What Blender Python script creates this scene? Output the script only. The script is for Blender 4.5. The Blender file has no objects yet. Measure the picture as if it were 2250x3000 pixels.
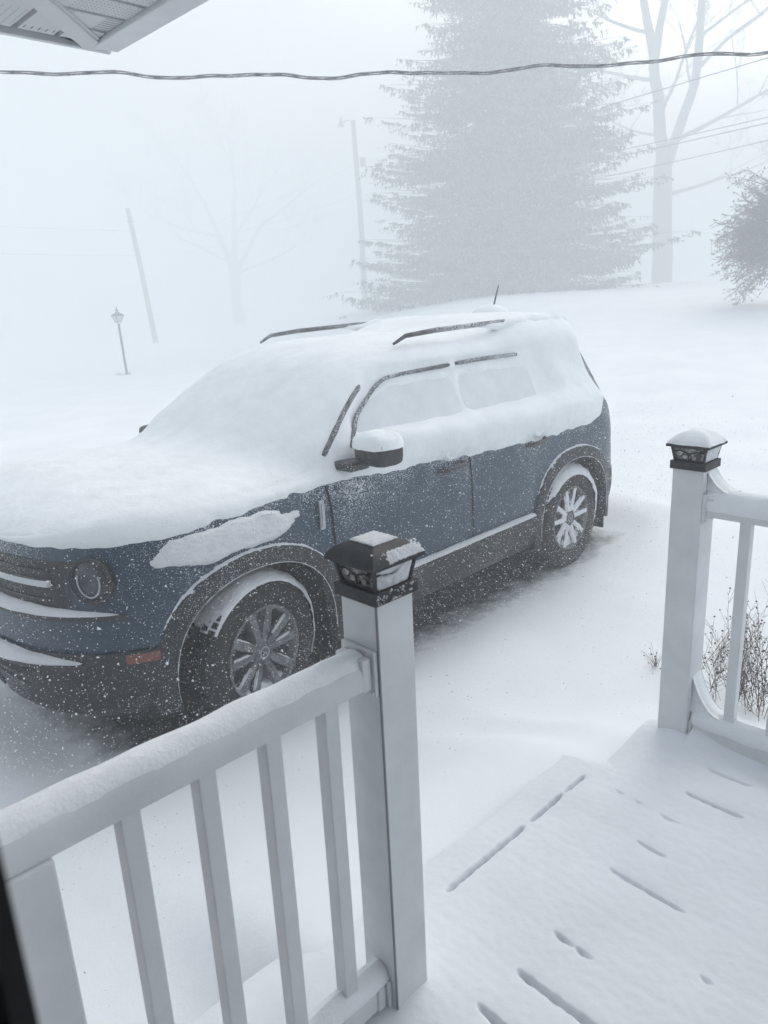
import bpy, bmesh, math, random
import numpy as np
from mathutils import Vector, Matrix, noise

PI = math.pi
R = math.radians
random.seed(7)
np.random.seed(7)
SC = bpy.context.scene
COL = SC.collection

# ------------------------------------------------------------------ camera
CAM_H = 1.62
PITCH, ROLL = 0.27928, -0.04921
fwd = Vector((0, math.cos(PITCH), -math.sin(PITCH)))
up0 = Vector((0, math.sin(PITCH), math.cos(PITCH)))
rt0 = Vector((1, 0, 0))
cx = math.cos(ROLL) * rt0 + math.sin(ROLL) * up0
cy = -math.sin(ROLL) * rt0 + math.cos(ROLL) * up0
cam = bpy.data.cameras.new('camera')
camo = bpy.data.objects.new('camera', cam)
COL.objects.link(camo)
camo.matrix_world = Matrix(((cx.x, cy.x, -fwd.x, 0), (cx.y, cy.y, -fwd.y, 0),
                            (cx.z, cy.z, -fwd.z, CAM_H), (0, 0, 0, 1)))
cam.sensor_fit = 'HORIZONTAL'
cam.sensor_width = 24.0
cam.lens = 24.0 * 2200 / 2250
cam.clip_start = 0.02
cam.clip_end = 2000
cam.dof.use_dof = True
cam.dof.focus_distance = 3.4
cam.dof.aperture_fstop = 7.5
SC.camera = camo

# ------------------------------------------------------------------ world, sun, exposure
SUN_EL, SUN_AZ = 38.0, 35.0          # azimuth clockwise from +Y
world = bpy.data.worlds.new('World')
SC.world = world
world.use_nodes = True
wn = world.node_tree
bg = wn.nodes['Background']
sky = wn.nodes.new('ShaderNodeTexSky')
sky.sky_type = 'NISHITA'
sky.sun_disc = False
sky.sun_elevation = R(SUN_EL)
sky.sun_rotation = R(SUN_AZ)
sky.air_density = 1.0
sky.dust_density = 6.0
sky.ozone_density = 1.0
hsv = wn.nodes.new('ShaderNodeHueSaturation')
hsv.inputs['Saturation'].default_value = 0.42
hsv.inputs['Hue'].default_value = 0.485
tint = wn.nodes.new('ShaderNodeMix'); tint.data_type = 'RGBA'; tint.blend_type = 'MULTIPLY'
tint.inputs[0].default_value = 1.0; tint.inputs[7].default_value = (0.966, 0.990, 0.985, 1)
wn.links.new(sky.outputs[0], hsv.inputs['Color'])
wn.links.new(hsv.outputs[0], tint.inputs[6])
wn.links.new(tint.outputs[2], bg.inputs[0])
bg.inputs[1].default_value = 0.15
sl = bpy.data.lights.new('sun', 'SUN')
sl.energy = 0.7
sl.angle = R(60)
sl.color = (1.0, 0.96, 0.91)
so = bpy.data.objects.new('sun', sl)
COL.objects.link(so)
sd = Vector((math.sin(R(SUN_AZ)) * math.cos(R(SUN_EL)), math.cos(R(SUN_AZ)) * math.cos(R(SUN_EL)), math.sin(R(SUN_EL))))
so.rotation_euler = (-sd).to_track_quat('-Z', 'Y').to_euler()
SC.view_settings.view_transform = 'Standard'
SC.view_settings.look = 'None'
SC.view_settings.gamma = 1
SC.view_settings.use_curve_mapping = False
SC.view_settings.exposure = 0.50
SC.render.engine = 'CYCLES'
cyc = SC.cycles
cyc.max_bounces = 10
cyc.diffuse_bounces = 4
cyc.volume_bounces = 4
cyc.transparent_max_bounces = 16
cyc.use_denoising = True
cyc.caustics_reflective = False
cyc.caustics_refractive = False

# ------------------------------------------------------------------ helpers
TH = 0.8058147
A2 = Vector((math.sin(TH), math.cos(TH), 0))      # along the deck front (towards right-far)
B2 = Vector((-math.cos(TH), math.sin(TH), 0))     # away from the house side, along the deck boards
DECK_ROT = math.atan2(A2.y, A2.x)                  # local x = A, local y = B


def tag(o, label=None, cat=None, group=None, kind=None):
    if label: o['label'] = label
    if cat: o['category'] = cat
    if group: o['group'] = group
    if kind: o['kind'] = kind
    return o


def empty(name, loc=(0, 0, 0), rz=0.0, parent=None):
    o = bpy.data.objects.new(name, None)
    COL.objects.link(o)
    o.location = loc
    o.rotation_euler = (0, 0, rz)
    if parent: o.parent = parent
    return o


def deck_empty(name, a=0.0, b=0.0, z=0.0):
    p = A2 * a + B2 * b
    return empty(name, (p.x, p.y, z), DECK_ROT)


def new_mesh(name, verts, faces, mat, parent=None, smooth=True):
    me = bpy.data.meshes.new(name)
    if isinstance(verts, np.ndarray): verts = verts.tolist()
    me.from_pydata(verts, [], faces)
    if smooth: me.polygons.foreach_set('use_smooth', [True] * len(me.polygons))
    me.update()
    if mat: me.materials.append(mat)
    o = bpy.data.objects.new(name, me)
    COL.objects.link(o)
    if parent: o.parent = parent
    return o


def bm_obj(name, bm, mat, parent=None, smooth=False, loc=None):
    me = bpy.data.meshes.new(name)
    bm.normal_update()
    bm.to_mesh(me)
    bm.free()
    if smooth: me.polygons.foreach_set('use_smooth', [True] * len(me.polygons))
    if mat: me.materials.append(mat)
    o = bpy.data.objects.new(name, me)
    COL.objects.link(o)
    if parent: o.parent = parent
    if loc: o.location = loc
    return o


def add_box(bm, lo, hi, bevel=0.0, M=None):
    g = bmesh.ops.create_cube(bm, size=1)
    vs = g['verts']
    for v in vs:
        v.co = Vector([lo[i] + (v.co[i] + 0.5) * (hi[i] - lo[i]) for i in range(3)])
    if bevel:
        es = list({e for v in vs for e in v.link_edges})
        r = bmesh.ops.bevel(bm, geom=es, offset=bevel, segments=2, affect='EDGES', profile=0.6)
        vs = list({v for f in r['faces'] for v in f.verts} | {v for v in vs if v.is_valid})
    if M is not None:
        for v in vs: v.co = M @ v.co
    return vs


def box(name, lo, hi, mat, parent=None, bevel=0.0):
    bm = bmesh.new()
    add_box(bm, lo, hi, bevel)
    return bm_obj(name, bm, mat, parent)


def tube_data(pts, radii, n=6, closed_ends=True):
    """swept tube along pts -> verts, faces"""
    pts = [Vector(p) for p in pts]
    vs, fs = [], []
    prev = None
    for i, p in enumerate(pts):
        t = (pts[min(i + 1, len(pts) - 1)] - pts[max(i - 1, 0)])
        if t.length < 1e-9: t = Vector((0, 0, 1))
        t.normalize()
        if prev is None:
            u = t.cross(Vector((0, 0, 1)))
            if u.length < 1e-3: u = t.cross(Vector((0, 1, 0)))
        else:
            u = prev - t * prev.dot(t)
        u.normalize()
        prev = u
        w = t.cross(u)
        r = radii[i] if hasattr(radii, '__len__') else radii
        for k in range(n):
            a = 2 * PI * k / n
            vs.append(tuple(p + (u * math.cos(a) + w * math.sin(a)) * r))
        if i:
            b0, b1 = (i - 1) * n, i * n
            for k in range(n):
                fs.append((b0 + k, b0 + (k + 1) % n, b1 + (k + 1) % n, b1 + k))
    if closed_ends:
        fs.append(tuple(range(n))[::-1])
        b = (len(pts) - 1) * n
        fs.append(tuple(range(b, b + n)))
    return vs, fs


def tube(name, pts, radii, mat, parent=None, n=6):
    v, f = tube_data(pts, radii, n)
    return new_mesh(name, v, f, mat, parent)


class Acc:
    def __init__(s): s.v = []; s.f = []
    def add(s, v, f):
        o = len(s.v)
        s.v += list(v)
        s.f += [tuple(i + o for i in q) for q in f]
    def tube(s, pts, r, n=5): s.add(*tube_data(pts, r, n, False))
    def build(s, name, mat, parent=None, smooth=True): return new_mesh(name, s.v, s.f, mat, parent, smooth)


def fbm(x, y, z, oct=4):
    v, a, s = 0.0, 0.5, 1.0
    for _ in range(oct):
        v += a * noise.noise(Vector((x * s, y * s, z * s)))
        a *= 0.5
        s *= 2.03
    return v


def sstep(t):
    t = np.clip(t, 0, 1)
    return t * t * (3 - 2 * t)


def grid_faces(nu, nv, keep=None):
    idx = np.arange(nu * nv).reshape(nu, nv)
    q = np.stack([idx[:-1, :-1], idx[1:, :-1], idx[1:, 1:], idx[:-1, 1:]], -1).reshape(-1, 4)
    if keep is not None: q = q[keep.reshape(-1)]
    return [tuple(r) for r in q.tolist()]


def compact(verts, faces):
    used = sorted({i for f in faces for i in f})
    m = {o: n for n, o in enumerate(used)}
    return [tuple(verts[i]) for i in used], [tuple(m[i] for i in f) for f in faces]


# ------------------------------------------------------------------ materials
class NT:
    def __init__(s, name):
        s.m = bpy.data.materials.new(name)
        s.m.use_nodes = True
        s.t = s.m.node_tree
        s.b = s.t.nodes['Principled BSDF']
        s.co = s.t.nodes.new('ShaderNodeTexCoord').outputs['Object']
    def n(s, typ, **kw):
        nd = s.t.nodes.new(typ)
        for k, v in kw.items():
            if k in nd.inputs: nd.inputs[k].default_value = v
            else: setattr(nd, k, v)
        return nd
    def l(s, a, b): s.t.links.new(a, b)
    def noise(s, scale, detail=4, rough=0.55, co=None):
        nd = s.n('ShaderNodeTexNoise', Scale=scale, Detail=detail, Roughness=rough)
        s.l(co or s.co, nd.inputs['Vector'])
        return nd.outputs['Fac']
    def ramp(s, f, p0, p1, c0=(0, 0, 0, 1), c1=(1, 1, 1, 1)):
        nd = s.n('ShaderNodeValToRGB')
        nd.color_ramp.elements[0].position = p0
        nd.color_ramp.elements[1].position = p1
        nd.color_ramp.elements[0].color = c0
        nd.color_ramp.elements[1].color = c1
        s.l(f, nd.inputs[0])
        return nd.outputs[0]
    def math(s, op, a, b):
        nd = s.n('ShaderNodeMath', operation=op)
        for i, q in enumerate((a, b)):
            if isinstance(q, (int, float)): nd.inputs[i].default_value = q
            else: s.l(q, nd.inputs[i])
        return nd.outputs[0]
    def mix(s, f, a, b):
        nd = s.n('ShaderNodeMix', data_type='RGBA')
        for k, q in ((0, f), (6, a), (7, b)):
            if isinstance(q, (int, float, tuple)): nd.inputs[k].default_value = q
            else: s.l(q, nd.inputs[k])
        return nd.outputs[2]
    def bump(s, h, strength=0.3, dist=0.01):
        nd = s.n('ShaderNodeBump', Strength=strength, Distance=dist)
        s.l(h, nd.inputs['Height'])
        s.l(nd.outputs[0], s.b.inputs['Normal'])
    def set(s, **kw):
        for k, v in kw.items(): s.b.inputs[k.replace('_', ' ')].default_value = v


SNOW_C = (0.85, 0.88, 0.905, 1)
SPK = (0.75, 0.79, 0.84, 1)


def snow_mat(name, scale=1.0, grain=0.35, tint=SNOW_C):
    q = NT(name)
    n1 = q.noise(5 * scale, 5, 0.6)
    n2 = q.noise(160 * scale, 3, 0.6)
    dark = tuple(c * 0.93 for c in tint[:3]) + (1,)
    c = q.mix(q.ramp(n1, 0.35, 0.65), dark, tint)
    q.l(c, q.b.inputs['Base Color'])
    q.set(Roughness=0.75)
    q.b.inputs['Specular IOR Level'].default_value = 0.2
    n3 = q.noise(24 * scale, 5, 0.65)
    q.bump(q.math('ADD', q.math('ADD', n2, q.math('MULTIPLY', n1, 2.0)), q.math('MULTIPLY', n3, 2.2)), grain, 0.005)
    return q.m


def speckle(q, density=1.0, frost=0.0, boost=None):
    """stuck snow grains: returns a 0..1 mask"""
    out = None
    big = q.noise(2.3, 4, 0.6)
    for sc, th in ((230, 0.22), (120, 0.17), (58, 0.10)):
        v = q.n('ShaderNodeTexVoronoi', Scale=float(sc))
        q.l(q.co, v.inputs['Vector'])
        sep = q.n('ShaderNodeSeparateColor')
        q.l(v.outputs['Color'], sep.inputs[0])
        lim = q.math('MULTIPLY', sep.outputs[0], th * 2.0 * density)
        lim = q.math('MULTIPLY', lim, q.ramp(big, 0.25, 0.7))
        if boost is not None: lim = q.math('MULTIPLY', lim, boost)
        lim = q.math('SUBTRACT', lim, 0.02)
        m = q.math('MULTIPLY', q.math('SUBTRACT', lim, v.outputs['Distance']), 9.0)
        m = q.math('MINIMUM', q.math('MAXIMUM', m, 0.0), 0.9)
        out = m if out is None else q.math('MAXIMUM', out, m)
    if frost:
        fr = q.math('MULTIPLY', q.ramp(q.noise(22, 6, 0.75), 0.40, 0.85), frost)
        if boost is not None: fr = q.math('MULTIPLY', fr, boost)
        out = q.math('MAXIMUM', out, fr)
    return out


def dusted(name, col, rough=0.4, density=1.0, frost=0.1, metallic=0.0, coat=0.0, zb=None):
    q = NT(name)
    boost = None
    if zb:      # snow grains stick more thickly close to the snow's edge
        sx_ = q.n('ShaderNodeSeparateXYZ'); q.l(q.co, sx_.inputs[0])
        mr_ = q.n('ShaderNodeMapRange'); q.l(sx_.outputs[2], mr_.inputs[0])
        mr_.inputs[1].default_value, mr_.inputs[2].default_value = zb
        mr_.inputs[3].default_value, mr_.inputs[4].default_value = 1.0, 1.5
        boost = mr_.outputs[0]
    m = speckle(q, density, frost, boost)
    q.l(q.mix(m, col + (1,), SPK), q.b.inputs['Base Color'])
    q.set(Metallic=metallic)
    r = q.math('ADD', rough, q.math('MULTIPLY', m, 0.6 * (1 - rough)))
    q.l(r, q.b.inputs['Roughness'])
    if coat: q.b.inputs['Coat Weight'].default_value = coat; q.b.inputs['Coat Roughness'].default_value = 0.25
    q.bump(m, 0.6, 0.003)
    return q.m


def plain(name, col, rough=0.5, metallic=0.0, nscale=30.0, var=0.12, bump=0.1):
    q = NT(name)
    n = q.noise(nscale, 5, 0.6)
    a = tuple(c * (1 - var) for c in col) + (1,)
    b = tuple(min(1, c * (1 + var)) for c in col) + (1,)
    q.l(q.mix(n, a, b), q.b.inputs['Base Color'])
    q.set(Roughness=rough, Metallic=metallic)
    q.bump(n, bump, 0.003)
    return q.m


M = {}
M['snow'] = snow_mat('fresh_snow')
M['snow_packed'] = snow_mat('packed_snow', 2.0, 0.6, (0.74, 0.76, 0.79, 1))
M['paint'] = dusted('blue_paint', (0.003, 0.030, 0.062), 0.34, 1.5, 0.04, 0.0, 0.12, (.93, 1.04))
M['cladding'] = dusted('black_cladding', (0.008, 0.011, 0.015), 0.6, 1.35, 0.03)
M['tyre'] = dusted('tyre_rubber', (0.010, 0.010, 0.011), 0.8, 1.2, 0.03)
M['rim'] = dusted('grey_alloy', (0.085, 0.088, 0.095), 0.6, 1.3, 0.35, 0.1)
M['trim'] = dusted('black_trim', (0.011, 0.012, 0.015), 0.5, 1.2, 0.05)
M['dusty_trim'] = dusted('dusted_trim', (0.02, 0.022, 0.026), 0.6, 2.2, 0.32)
M['dark'] = plain('underbody_black', (0.010, 0.010, 0.011), 0.9)
M['chrome'] = dusted('dull_chrome', (0.42, 0.44, 0.46), 0.3, 0.6, 0.15, 0.8)
M['amber'] = dusted('amber_lens', (0.17, 0.045, 0.022), 0.3, 0.6, 0.1)
M['lamp_glass'] = dusted('lamp_lens', (0.03, 0.035, 0.045), 0.15, 0.8, 0.05)
M['glass'] = plain('car_glass', (0.02, 0.025, 0.03), 0.08)
q = NT('frosted_window')
n = q.noise(6, 5, 0.65); n2 = q.noise(120, 3, 0.6)
q.l(q.mix(q.ramp(n, 0.3, 0.7), (0.66, 0.69, 0.72, 1), (0.76, 0.79, 0.82, 1)), q.b.inputs['Base Color'])
q.set(Roughness=0.7); q.bump(n2, 0.3, 0.003)
M['frost'] = q.m
q = NT('white_vinyl')
n = q.noise(7, 5, 0.6); n2 = q.noise(90, 4, 0.7)
q.l(q.mix(q.ramp(n, 0.3, 0.75), (0.60, 0.62, 0.64, 1), (0.72, 0.74, 0.76, 1)), q.b.inputs['Base Color'])
q.set(Roughness=0.55); q.bump(n2, 0.25, 0.002)
M['vinyl'] = q.m
M['cap'] = dusted('dark_cap_plastic', (0.012, 0.013, 0.018), 0.62, 0.5, 0.05)
q = NT('solar_glass'); q.l(q.mix(q.noise(60, 3), (0.01, 0.012, 0.02, 1), (0.03, 0.03, 0.05, 1)), q.b.inputs['Base Color']); q.set(Roughness=0.15)
M['solar'] = q.m
q = NT('crinkled_pane')
v = q.n('ShaderNodeTexVoronoi', Scale=90.0, feature='F1'); q.l(q.co, v.inputs['Vector'])
sp = q.n('ShaderNodeSeparateColor'); q.l(v.outputs['Color'], sp.inputs[0])
q.l(q.mix(q.ramp(sp.outputs[0], 0.35, 0.7), (0.08, 0.07, 0.07, 1), (0.62, 0.60, 0.58, 1)), q.b.inputs['Base Color'])
q.set(Roughness=0.18); q.bump(v.outputs['Distance'], 0.9, 0.01)
M['pane'] = q.m
M['soffit'] = plain('soffit_vinyl', (0.60, 0.61, 0.63), 0.6, 0, 8, 0.05)
M['wood'] = plain('deck_board', (0.20, 0.20, 0.21), 0.8, 0, 40, 0.2)
M['frame'] = plain('dark_frame', (0.006, 0.006, 0.008), 0.9)
M['siding'] = plain('pale_siding', (0.52, 0.53, 0.55), 0.7, 0, 10, 0.05)
M['bark'] = plain('grey_bark', (0.10, 0.095, 0.09), 0.95, 0, 6, 0.35, 0.6)
M['pole'] = plain('weathered_pole', (0.12, 0.11, 0.10), 0.9, 0, 8, 0.3)
M['wire'] = dusted('wire_black', (0.09, 0.095, 0.105), 0.6, 1.8, 0.7)
M['metal'] = plain('lamp_metal', (0.05, 0.05, 0.055), 0.5)
M['milk'] = plain('lamp_pane', (0.5, 0.52, 0.55), 0.4)
q = NT('spruce_needles')
n = q.noise(1.1, 4, 0.6); n2 = q.noise(9, 3, 0.7)
g = q.mix(n, (0.020, 0.036, 0.024, 1), (0.055, 0.078, 0.052, 1))
q.l(q.mix(q.ramp(n2, 0.54, 0.68), g, (0.60, 0.63, 0.67, 1)), q.b.inputs['Base Color']); q.set(Roughness=0.85)
M['needles'] = q.m
q = NT('russet_twigs')
n2 = q.noise(14, 3, 0.7)
q.l(q.mix(q.ramp(n2, 0.58, 0.7), (0.11, 0.075, 0.07, 1), (0.6, 0.62, 0.66, 1)), q.b.inputs['Base Color']); q.set(Roughness=0.9)
M['russet'] = q.m
M['weed'] = plain('dry_stalk', (0.085, 0.062, 0.048), 0.9, 0, 40, 0.3)

# ------------------------------------------------------------------ ground
CAR = np.array([-1.23442, 3.79767, -0.28593])
CAR_YAW, CAR_PITCH = 3.92358, 0.00216
GZ = -0.285
cf, sf = math.cos(CAR_YAW), math.sin(CAR_YAW)


def car_local(x, y):
    dx, dy = x - CAR[0], y - CAR[1]
    return dx * cf + dy * sf, -dx * sf + dy * cf


def ground_z(x, y):
    r = math.hypot(x, y)
    az = math.degrees(math.atan2(x, y))
    rise = 1.45 * float(sstep((r - 7.0) / 30.0)) * float(sstep((az + 9) / 20.0))
    lm = float(sstep((-az - 1) / 9.0)) * float(sstep((az + 100) / 30.0))
    rise += 0.45 * float(sstep((r - 24) / 50.0)) * (1 - lm) - 1.22 * lm * min(1, max(0, (r - 9) / 42.0))
    z = GZ + 0.03 + rise
    z += 0.10 * fbm(x * 0.22 + 3, y * 0.30, 0.5, 3) * min(1.0, r / 4.0) + 0.025 * fbm(x * 1.1, y * 0.9, 9.2, 3)
    lx, ly = car_local(x, y)
    d = math.hypot(max(abs(lx + 1.33) - 2.05, 0), max(abs(ly) - 0.86, 0))
    k = float(sstep(d / 0.35))
    z = (GZ - 0.012) * (1 - k) + z * k
    # snow drifted up to the lip of the deck front
    a, b = x * A2.x + y * A2.y, x * B2.x + y * B2.y
    db = b - 1.27
    top = .029 + .004 * fbm(x * 3, y * 3, 1, 2)
    ka = float(sstep((a - 1.98) / .30)); db += .15 * ka; top -= .045 * ka + .05 * float(sstep((a - 2.2) / .5))
    if a < 2.02 and b < 1.20: top = -.06
    if a > 2.40: db = max(db, 0) + (a - 2.40) * .9
    if a < .9: top -= .16 * float(sstep((.9 - a) / .25))
    kk = 1 - float(sstep((db - .02) / .95))
    kk *= float(sstep((d - .05) / .5))
    if b < 1.05 and a < 2.40: kk = 0
    if b < .9 and a >= 2.40: kk *= float(sstep((b - .2) / .7))
    z = z * (1 - kk) + max(z, top) * kk
    # drift in the lee of the car and of the deck
    z += 0.05 * math.exp(-((d - 0.55) / 0.3) ** 2) * (0.6 + fbm(x, y, 4, 2))
    z += 0.16 * math.exp(-((lx + 3.75) ** 2 / 0.5 + (ly - 0.2) ** 2 / 1.2))
    return z


def spaced(lo_f, hi_f, step, far, grow=1.13):
    c = list(np.arange(lo_f, hi_f, step))
    s, p = step, c[-1]
    up = []
    while p < far:
        s *= grow; p += s; up.append(p)
    s, p = step, c[0]
    dn = []
    while p > -far:
        s *= grow; p -= s; dn.append(p)
    return dn[::-1] + c + up


gx = spaced(-5.5, 5.0, 0.055, 420)
gy = spaced(-0.5, 9.0, 0.055, 420)
gv = [(x, y, ground_z(x, y)) for x in gx for y in gy]
q = NT('snow_ground')
n1 = q.noise(0.9, 5, 0.6); n2 = q.noise(120, 3, 0.6); n3 = q.noise(9, 4, 0.6)
snowc = q.mix(q.ramp(n1, 0.35, 0.65), (0.81, 0.84, 0.87, 1), (0.87, 0.895, 0.92, 1))
# shade beneath the car painted into the ground as dark asphalt, ragged border
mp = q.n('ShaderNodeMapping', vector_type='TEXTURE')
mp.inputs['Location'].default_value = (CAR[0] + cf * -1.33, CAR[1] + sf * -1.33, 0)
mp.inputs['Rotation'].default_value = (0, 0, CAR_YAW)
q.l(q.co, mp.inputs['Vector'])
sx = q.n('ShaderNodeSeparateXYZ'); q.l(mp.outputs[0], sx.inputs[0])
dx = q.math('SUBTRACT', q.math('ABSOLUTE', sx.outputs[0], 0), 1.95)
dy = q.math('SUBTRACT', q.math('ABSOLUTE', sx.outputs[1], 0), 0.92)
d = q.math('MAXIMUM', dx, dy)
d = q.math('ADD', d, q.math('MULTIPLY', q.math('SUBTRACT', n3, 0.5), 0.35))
bare = q.ramp(q.math('ADD', q.math('MULTIPLY', d, -2.2), 0.5), 0.3, 0.85)  # mask of the painted shade under the car
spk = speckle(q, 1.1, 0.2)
shade_asph = q.mix(spk, (0.018, 0.019, 0.022, 1), SPK)
q.l(q.mix(bare, snowc, shade_asph), q.b.inputs['Base Color'])
q.set(Roughness=0.8)
q.b.inputs['Specular IOR Level'].default_value = 0.2
q.bump(q.math('ADD', q.math('MULTIPLY', n2, 0.4), q.math('MULTIPLY', n3, 1.5)), 0.3, 0.006)
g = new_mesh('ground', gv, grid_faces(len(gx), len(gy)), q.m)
tag(g, 'wind-smoothed snow covering the yard and driveway', kind='structure')

# ------------------------------------------------------------------ deck
SLOTS = [  # (a0,b0,a1,b1,width,depth)
    (1.265, 1.139, 1.62, 1.138, .006, .030), (1.66, 1.137, 1.83, 1.136, .006, .026), (1.85, 1.136, 1.965, 1.135, .0055, .024),
    (1.640, .852, 1.632, .640, .005, .018), (2.100, .842, 2.085, .668, .005, .022), (1.187, .842, 1.183, .500, .007, .036),
    (1.792, .848, 1.788, .765, .005, .016), (1.346, .842, 1.343, .795, .006, .022), (1.343, .780, 1.340, .742, .006, .020),
    (1.046, .852, 1.044, .60, .007, .028), (1.468, .522, 1.466, .500, .006, .016), (1.963, 1.015, 1.960, .99, .005, .009),
    (1.957, .945, 1.955, .925, .005, .009), (2.255, .84, 2.245, .70, .006, .010), (1.950, .86, 1.948, .80, .005, .006)]
as_ = np.concatenate([np.arange(0.12, 0.9, 0.03), np.arange(0.9, 2.475, 0.0038)])
bs_ = np.concatenate([np.arange(-1.5, 0.30, 0.04), np.arange(0.30, 1.33, 0.0038)])
AA, BB = np.meshgrid(as_, bs_, indexing='ij')
Z = np.full(AA.shape, 0.040)
ph = np.zeros_like(AA)
for i in range(AA.shape[0]):
    for j in range(AA.shape[1]):
        a, b = AA[i, j], BB[i, j]
        ph[i, j] = 0.012 * noise.noise(Vector((a * 2.2, b * 2.2, 3))) + 0.0016 * noise.noise(Vector((a * 9, b * 9, 1))) + 0.0009 * noise.noise(Vector((a * 45, b * 45, 8)))
Z += ph
# faint troughs over every board joint
for k in range(-6, 10):
    ja = 1.187 + 0.1515 * k
    if ja > 0.9: Z -= 0.0008 * np.exp(-((AA - ja) / 0.014) ** 2) * (BB < 1.137)
for (a0, b0, a1, b1, w, dp) in SLOTS:
    L = math.hypot(a1 - a0, b1 - b0); ux, uy = (a1 - a0) / L, (b1 - b0) / L
    t = (AA - a0) * ux + (BB - b0) * uy
    dd = np.abs(-(AA - a0) * uy + (BB - b0) * ux)
    ends = sstep((t + 0.012) / 0.03) * sstep((L + 0.012 - t) / 0.045)
    wob = 1 + 0.22 * np.sin(t * 130 + a0 * 9) * np.sin(t * 47)
    Z -= dp * 1.7 * np.exp(-(dd / (w * .72 * wob)) ** 2) * ends + 0.003 * np.exp(-(dd / 0.022) ** 2) * ends
# drifts banked against the posts and below the right rail
Z += 0.045 * np.exp(-(((AA - 0.95) / .13) ** 2 + ((BB - 1.02) / .13) ** 2))
Z += 0.050 * np.exp(-(((AA - 2.38) / .12) ** 2 + ((BB - 1.0) / .14) ** 2))
Z += 0.040 * np.exp(-((AA - 2.44) / .09) ** 2) * (BB < 0.95) + 0.02 * np.exp(-((AA - 2.2) / .12) ** 2) * (BB < 0.95) * sstep((1.0 - BB) / .4)
# rounded edge; the top step ends at a = 2.04
edge_b = np.where(AA < 2.04, 1.32, 1.125)
Z -= 0.030 * sstep((BB - edge_b + 0.12) / 0.14)
Z -= 0.07 * sstep((AA - 2.445) / 0.03)
keep = ~((AA[:-1, :-1] > 2.05) & (BB[:-1, :-1] > 1.14))
deck = deck_empty('deck')
tag(deck, 'snow covered wooden deck with board gaps showing as thin slots', kind='structure')
dv = np.stack([AA, BB, Z], -1).reshape(-1, 3)
dsnow = new_mesh('snow_cover', *compact(dv, grid_faces(*AA.shape, keep=keep)), snow_mat('deck_snow', 0.6, 0.12, (0.80, 0.83, 0.87, 1)), deck)
for k in range(-6, 9):
    a0 = 1.187 + 0.1515 * k + 0.003
    a1 = min(a0 + 0.1455, 2.46)
    box('plank', (max(a0, 0.12), -1.5, -0.026), (a1, 1.134 if a1 < 2.03 else 1.09, 0.0), M['wood'], deck)
box('rim_board', (0.16, 1.140, -0.026), (2.04, 1.30, 0.0), M['wood'], deck)
box('fascia_board', (0.16, 1.262, -0.20), (2.03, 1.29, -0.028), M['vinyl'], deck)
box('fascia_board', (2.43, -1.5, -0.20), (2.455, 1.08, -0.028), M['vinyl'], deck)

# ------------------------------------------------------------------ railings
def rail_profile(w, h, n=10):
    """flat-bottomed rounded handrail section, (across, up)"""
    p = [(-w / 2, 0), (w / 2, 0), (w / 2, h * 0.38)]
    for k in range(1, n):
        a = PI * k / n
        p.append((math.cos(a) * w / 2, h * 0.42 + math.sin(a) * h * 0.58))
    p.append((-w / 2, h * 0.38))
    return p


def extrude_profile(name, prof, x0, x1, mat, parent, z=0.0, y=0.0, axis='x', cuts=1, jitter=0.0, seed=0):
    n = len(prof); vs = []; fs = []
    for i in range(cuts + 1):
        x = x0 + (x1 - x0) * i / cuts
        for k, (p, h) in enumerate(prof):
            j = jitter * noise.noise(Vector((x * 14, p * 30 + seed, h * 30))) if jitter else 0
            q = (x, y + p * (1 + j * 4), z + h + (j if h > 0 else 0))
            vs.append(q if axis == 'x' else (q[1], q[0], q[2]))
        if i:
            a, b = (i - 1) * n, i * n
            for k in range(n): fs.append((a + k, a + (k + 1) % n, b + (k + 1) % n, b + k))
    fs.append(tuple(range(n))); fs.append(tuple(range(cuts * n, cuts * n + n)))
    o = new_mesh(name, vs, fs, mat, parent)
    bm = bmesh.new(); bm.from_mesh(o.data); bmesh.ops.recalc_face_normals(bm, faces=bm.faces); bm.to_mesh(o.data); bm.free()
    m = o.modifiers.new('split', 'EDGE_SPLIT'); m.split_angle = R(50)
    return o


def hollow_post(parent, a, b, s, top):
    o = box('post', (a - s / 2, b - s / 2, -0.02), (a + s / 2, b + s / 2, top), M['vinyl'], parent, 0.004)
    return o


# left railing: runs along A at b = 1.02, from the house wall to the centre post
LB, RA = 1.02, 2.395
M['line_grey'] = plain('corner_grey', (.20, .21, .23), .8)
rl = deck_empty('railing')
tag(rl, 'white vinyl railing at left, ending in the large post at the picture centre', 'railing', 'white deck railings')
hollow_post(rl, 0.9475, 1.02, 0.101, 1.075)
box('corner_line', (.8958, .9683, -.01), (.8995, .972, 1.056), M['line_grey'], rl)  # thin dark grey line down the near corner of the post
extrude_profile('top_rail', rail_profile(0.078, 0.066), 0.165, 0.890, M['vinyl'], rl, 0.885, LB)
extrude_profile('bottom_rail', [(-.022, 0), (.022, 0), (.022, .05), (-.022, .05)], 0.165, 0.897, M['vinyl'], rl, 0.075, LB)
sp = [(-.033, .040), (-.029, .0515), (-.017, .0625), (0, .0655), (.017, .0620), (.029, .0520), (.033, .040)]
extrude_profile('snow_cap', sp, 0.166, 0.880, M['snow'], rl, 0.892, LB, cuts=120, jitter=0.0045)
sp2 = [(-.021, .046), (-.030, .066), (-.018, .095), (0, .105), (.018, .096), (.030, .066), (.021, .046)]
extrude_profile('snow_cap', sp2, 0.166, 0.896, M['snow'], rl, 0.077, LB, cuts=70, jitter=0.006, seed=5)
bm = bmesh.new()
add_box(bm, (-.017, -.017, 0.12), (.017, .017, 0.89), 0.003)
b0 = bm_obj('baluster', bm, M['vinyl'], rl)
b0.location = (0.252 + 0.1366, LB, 0)
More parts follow.
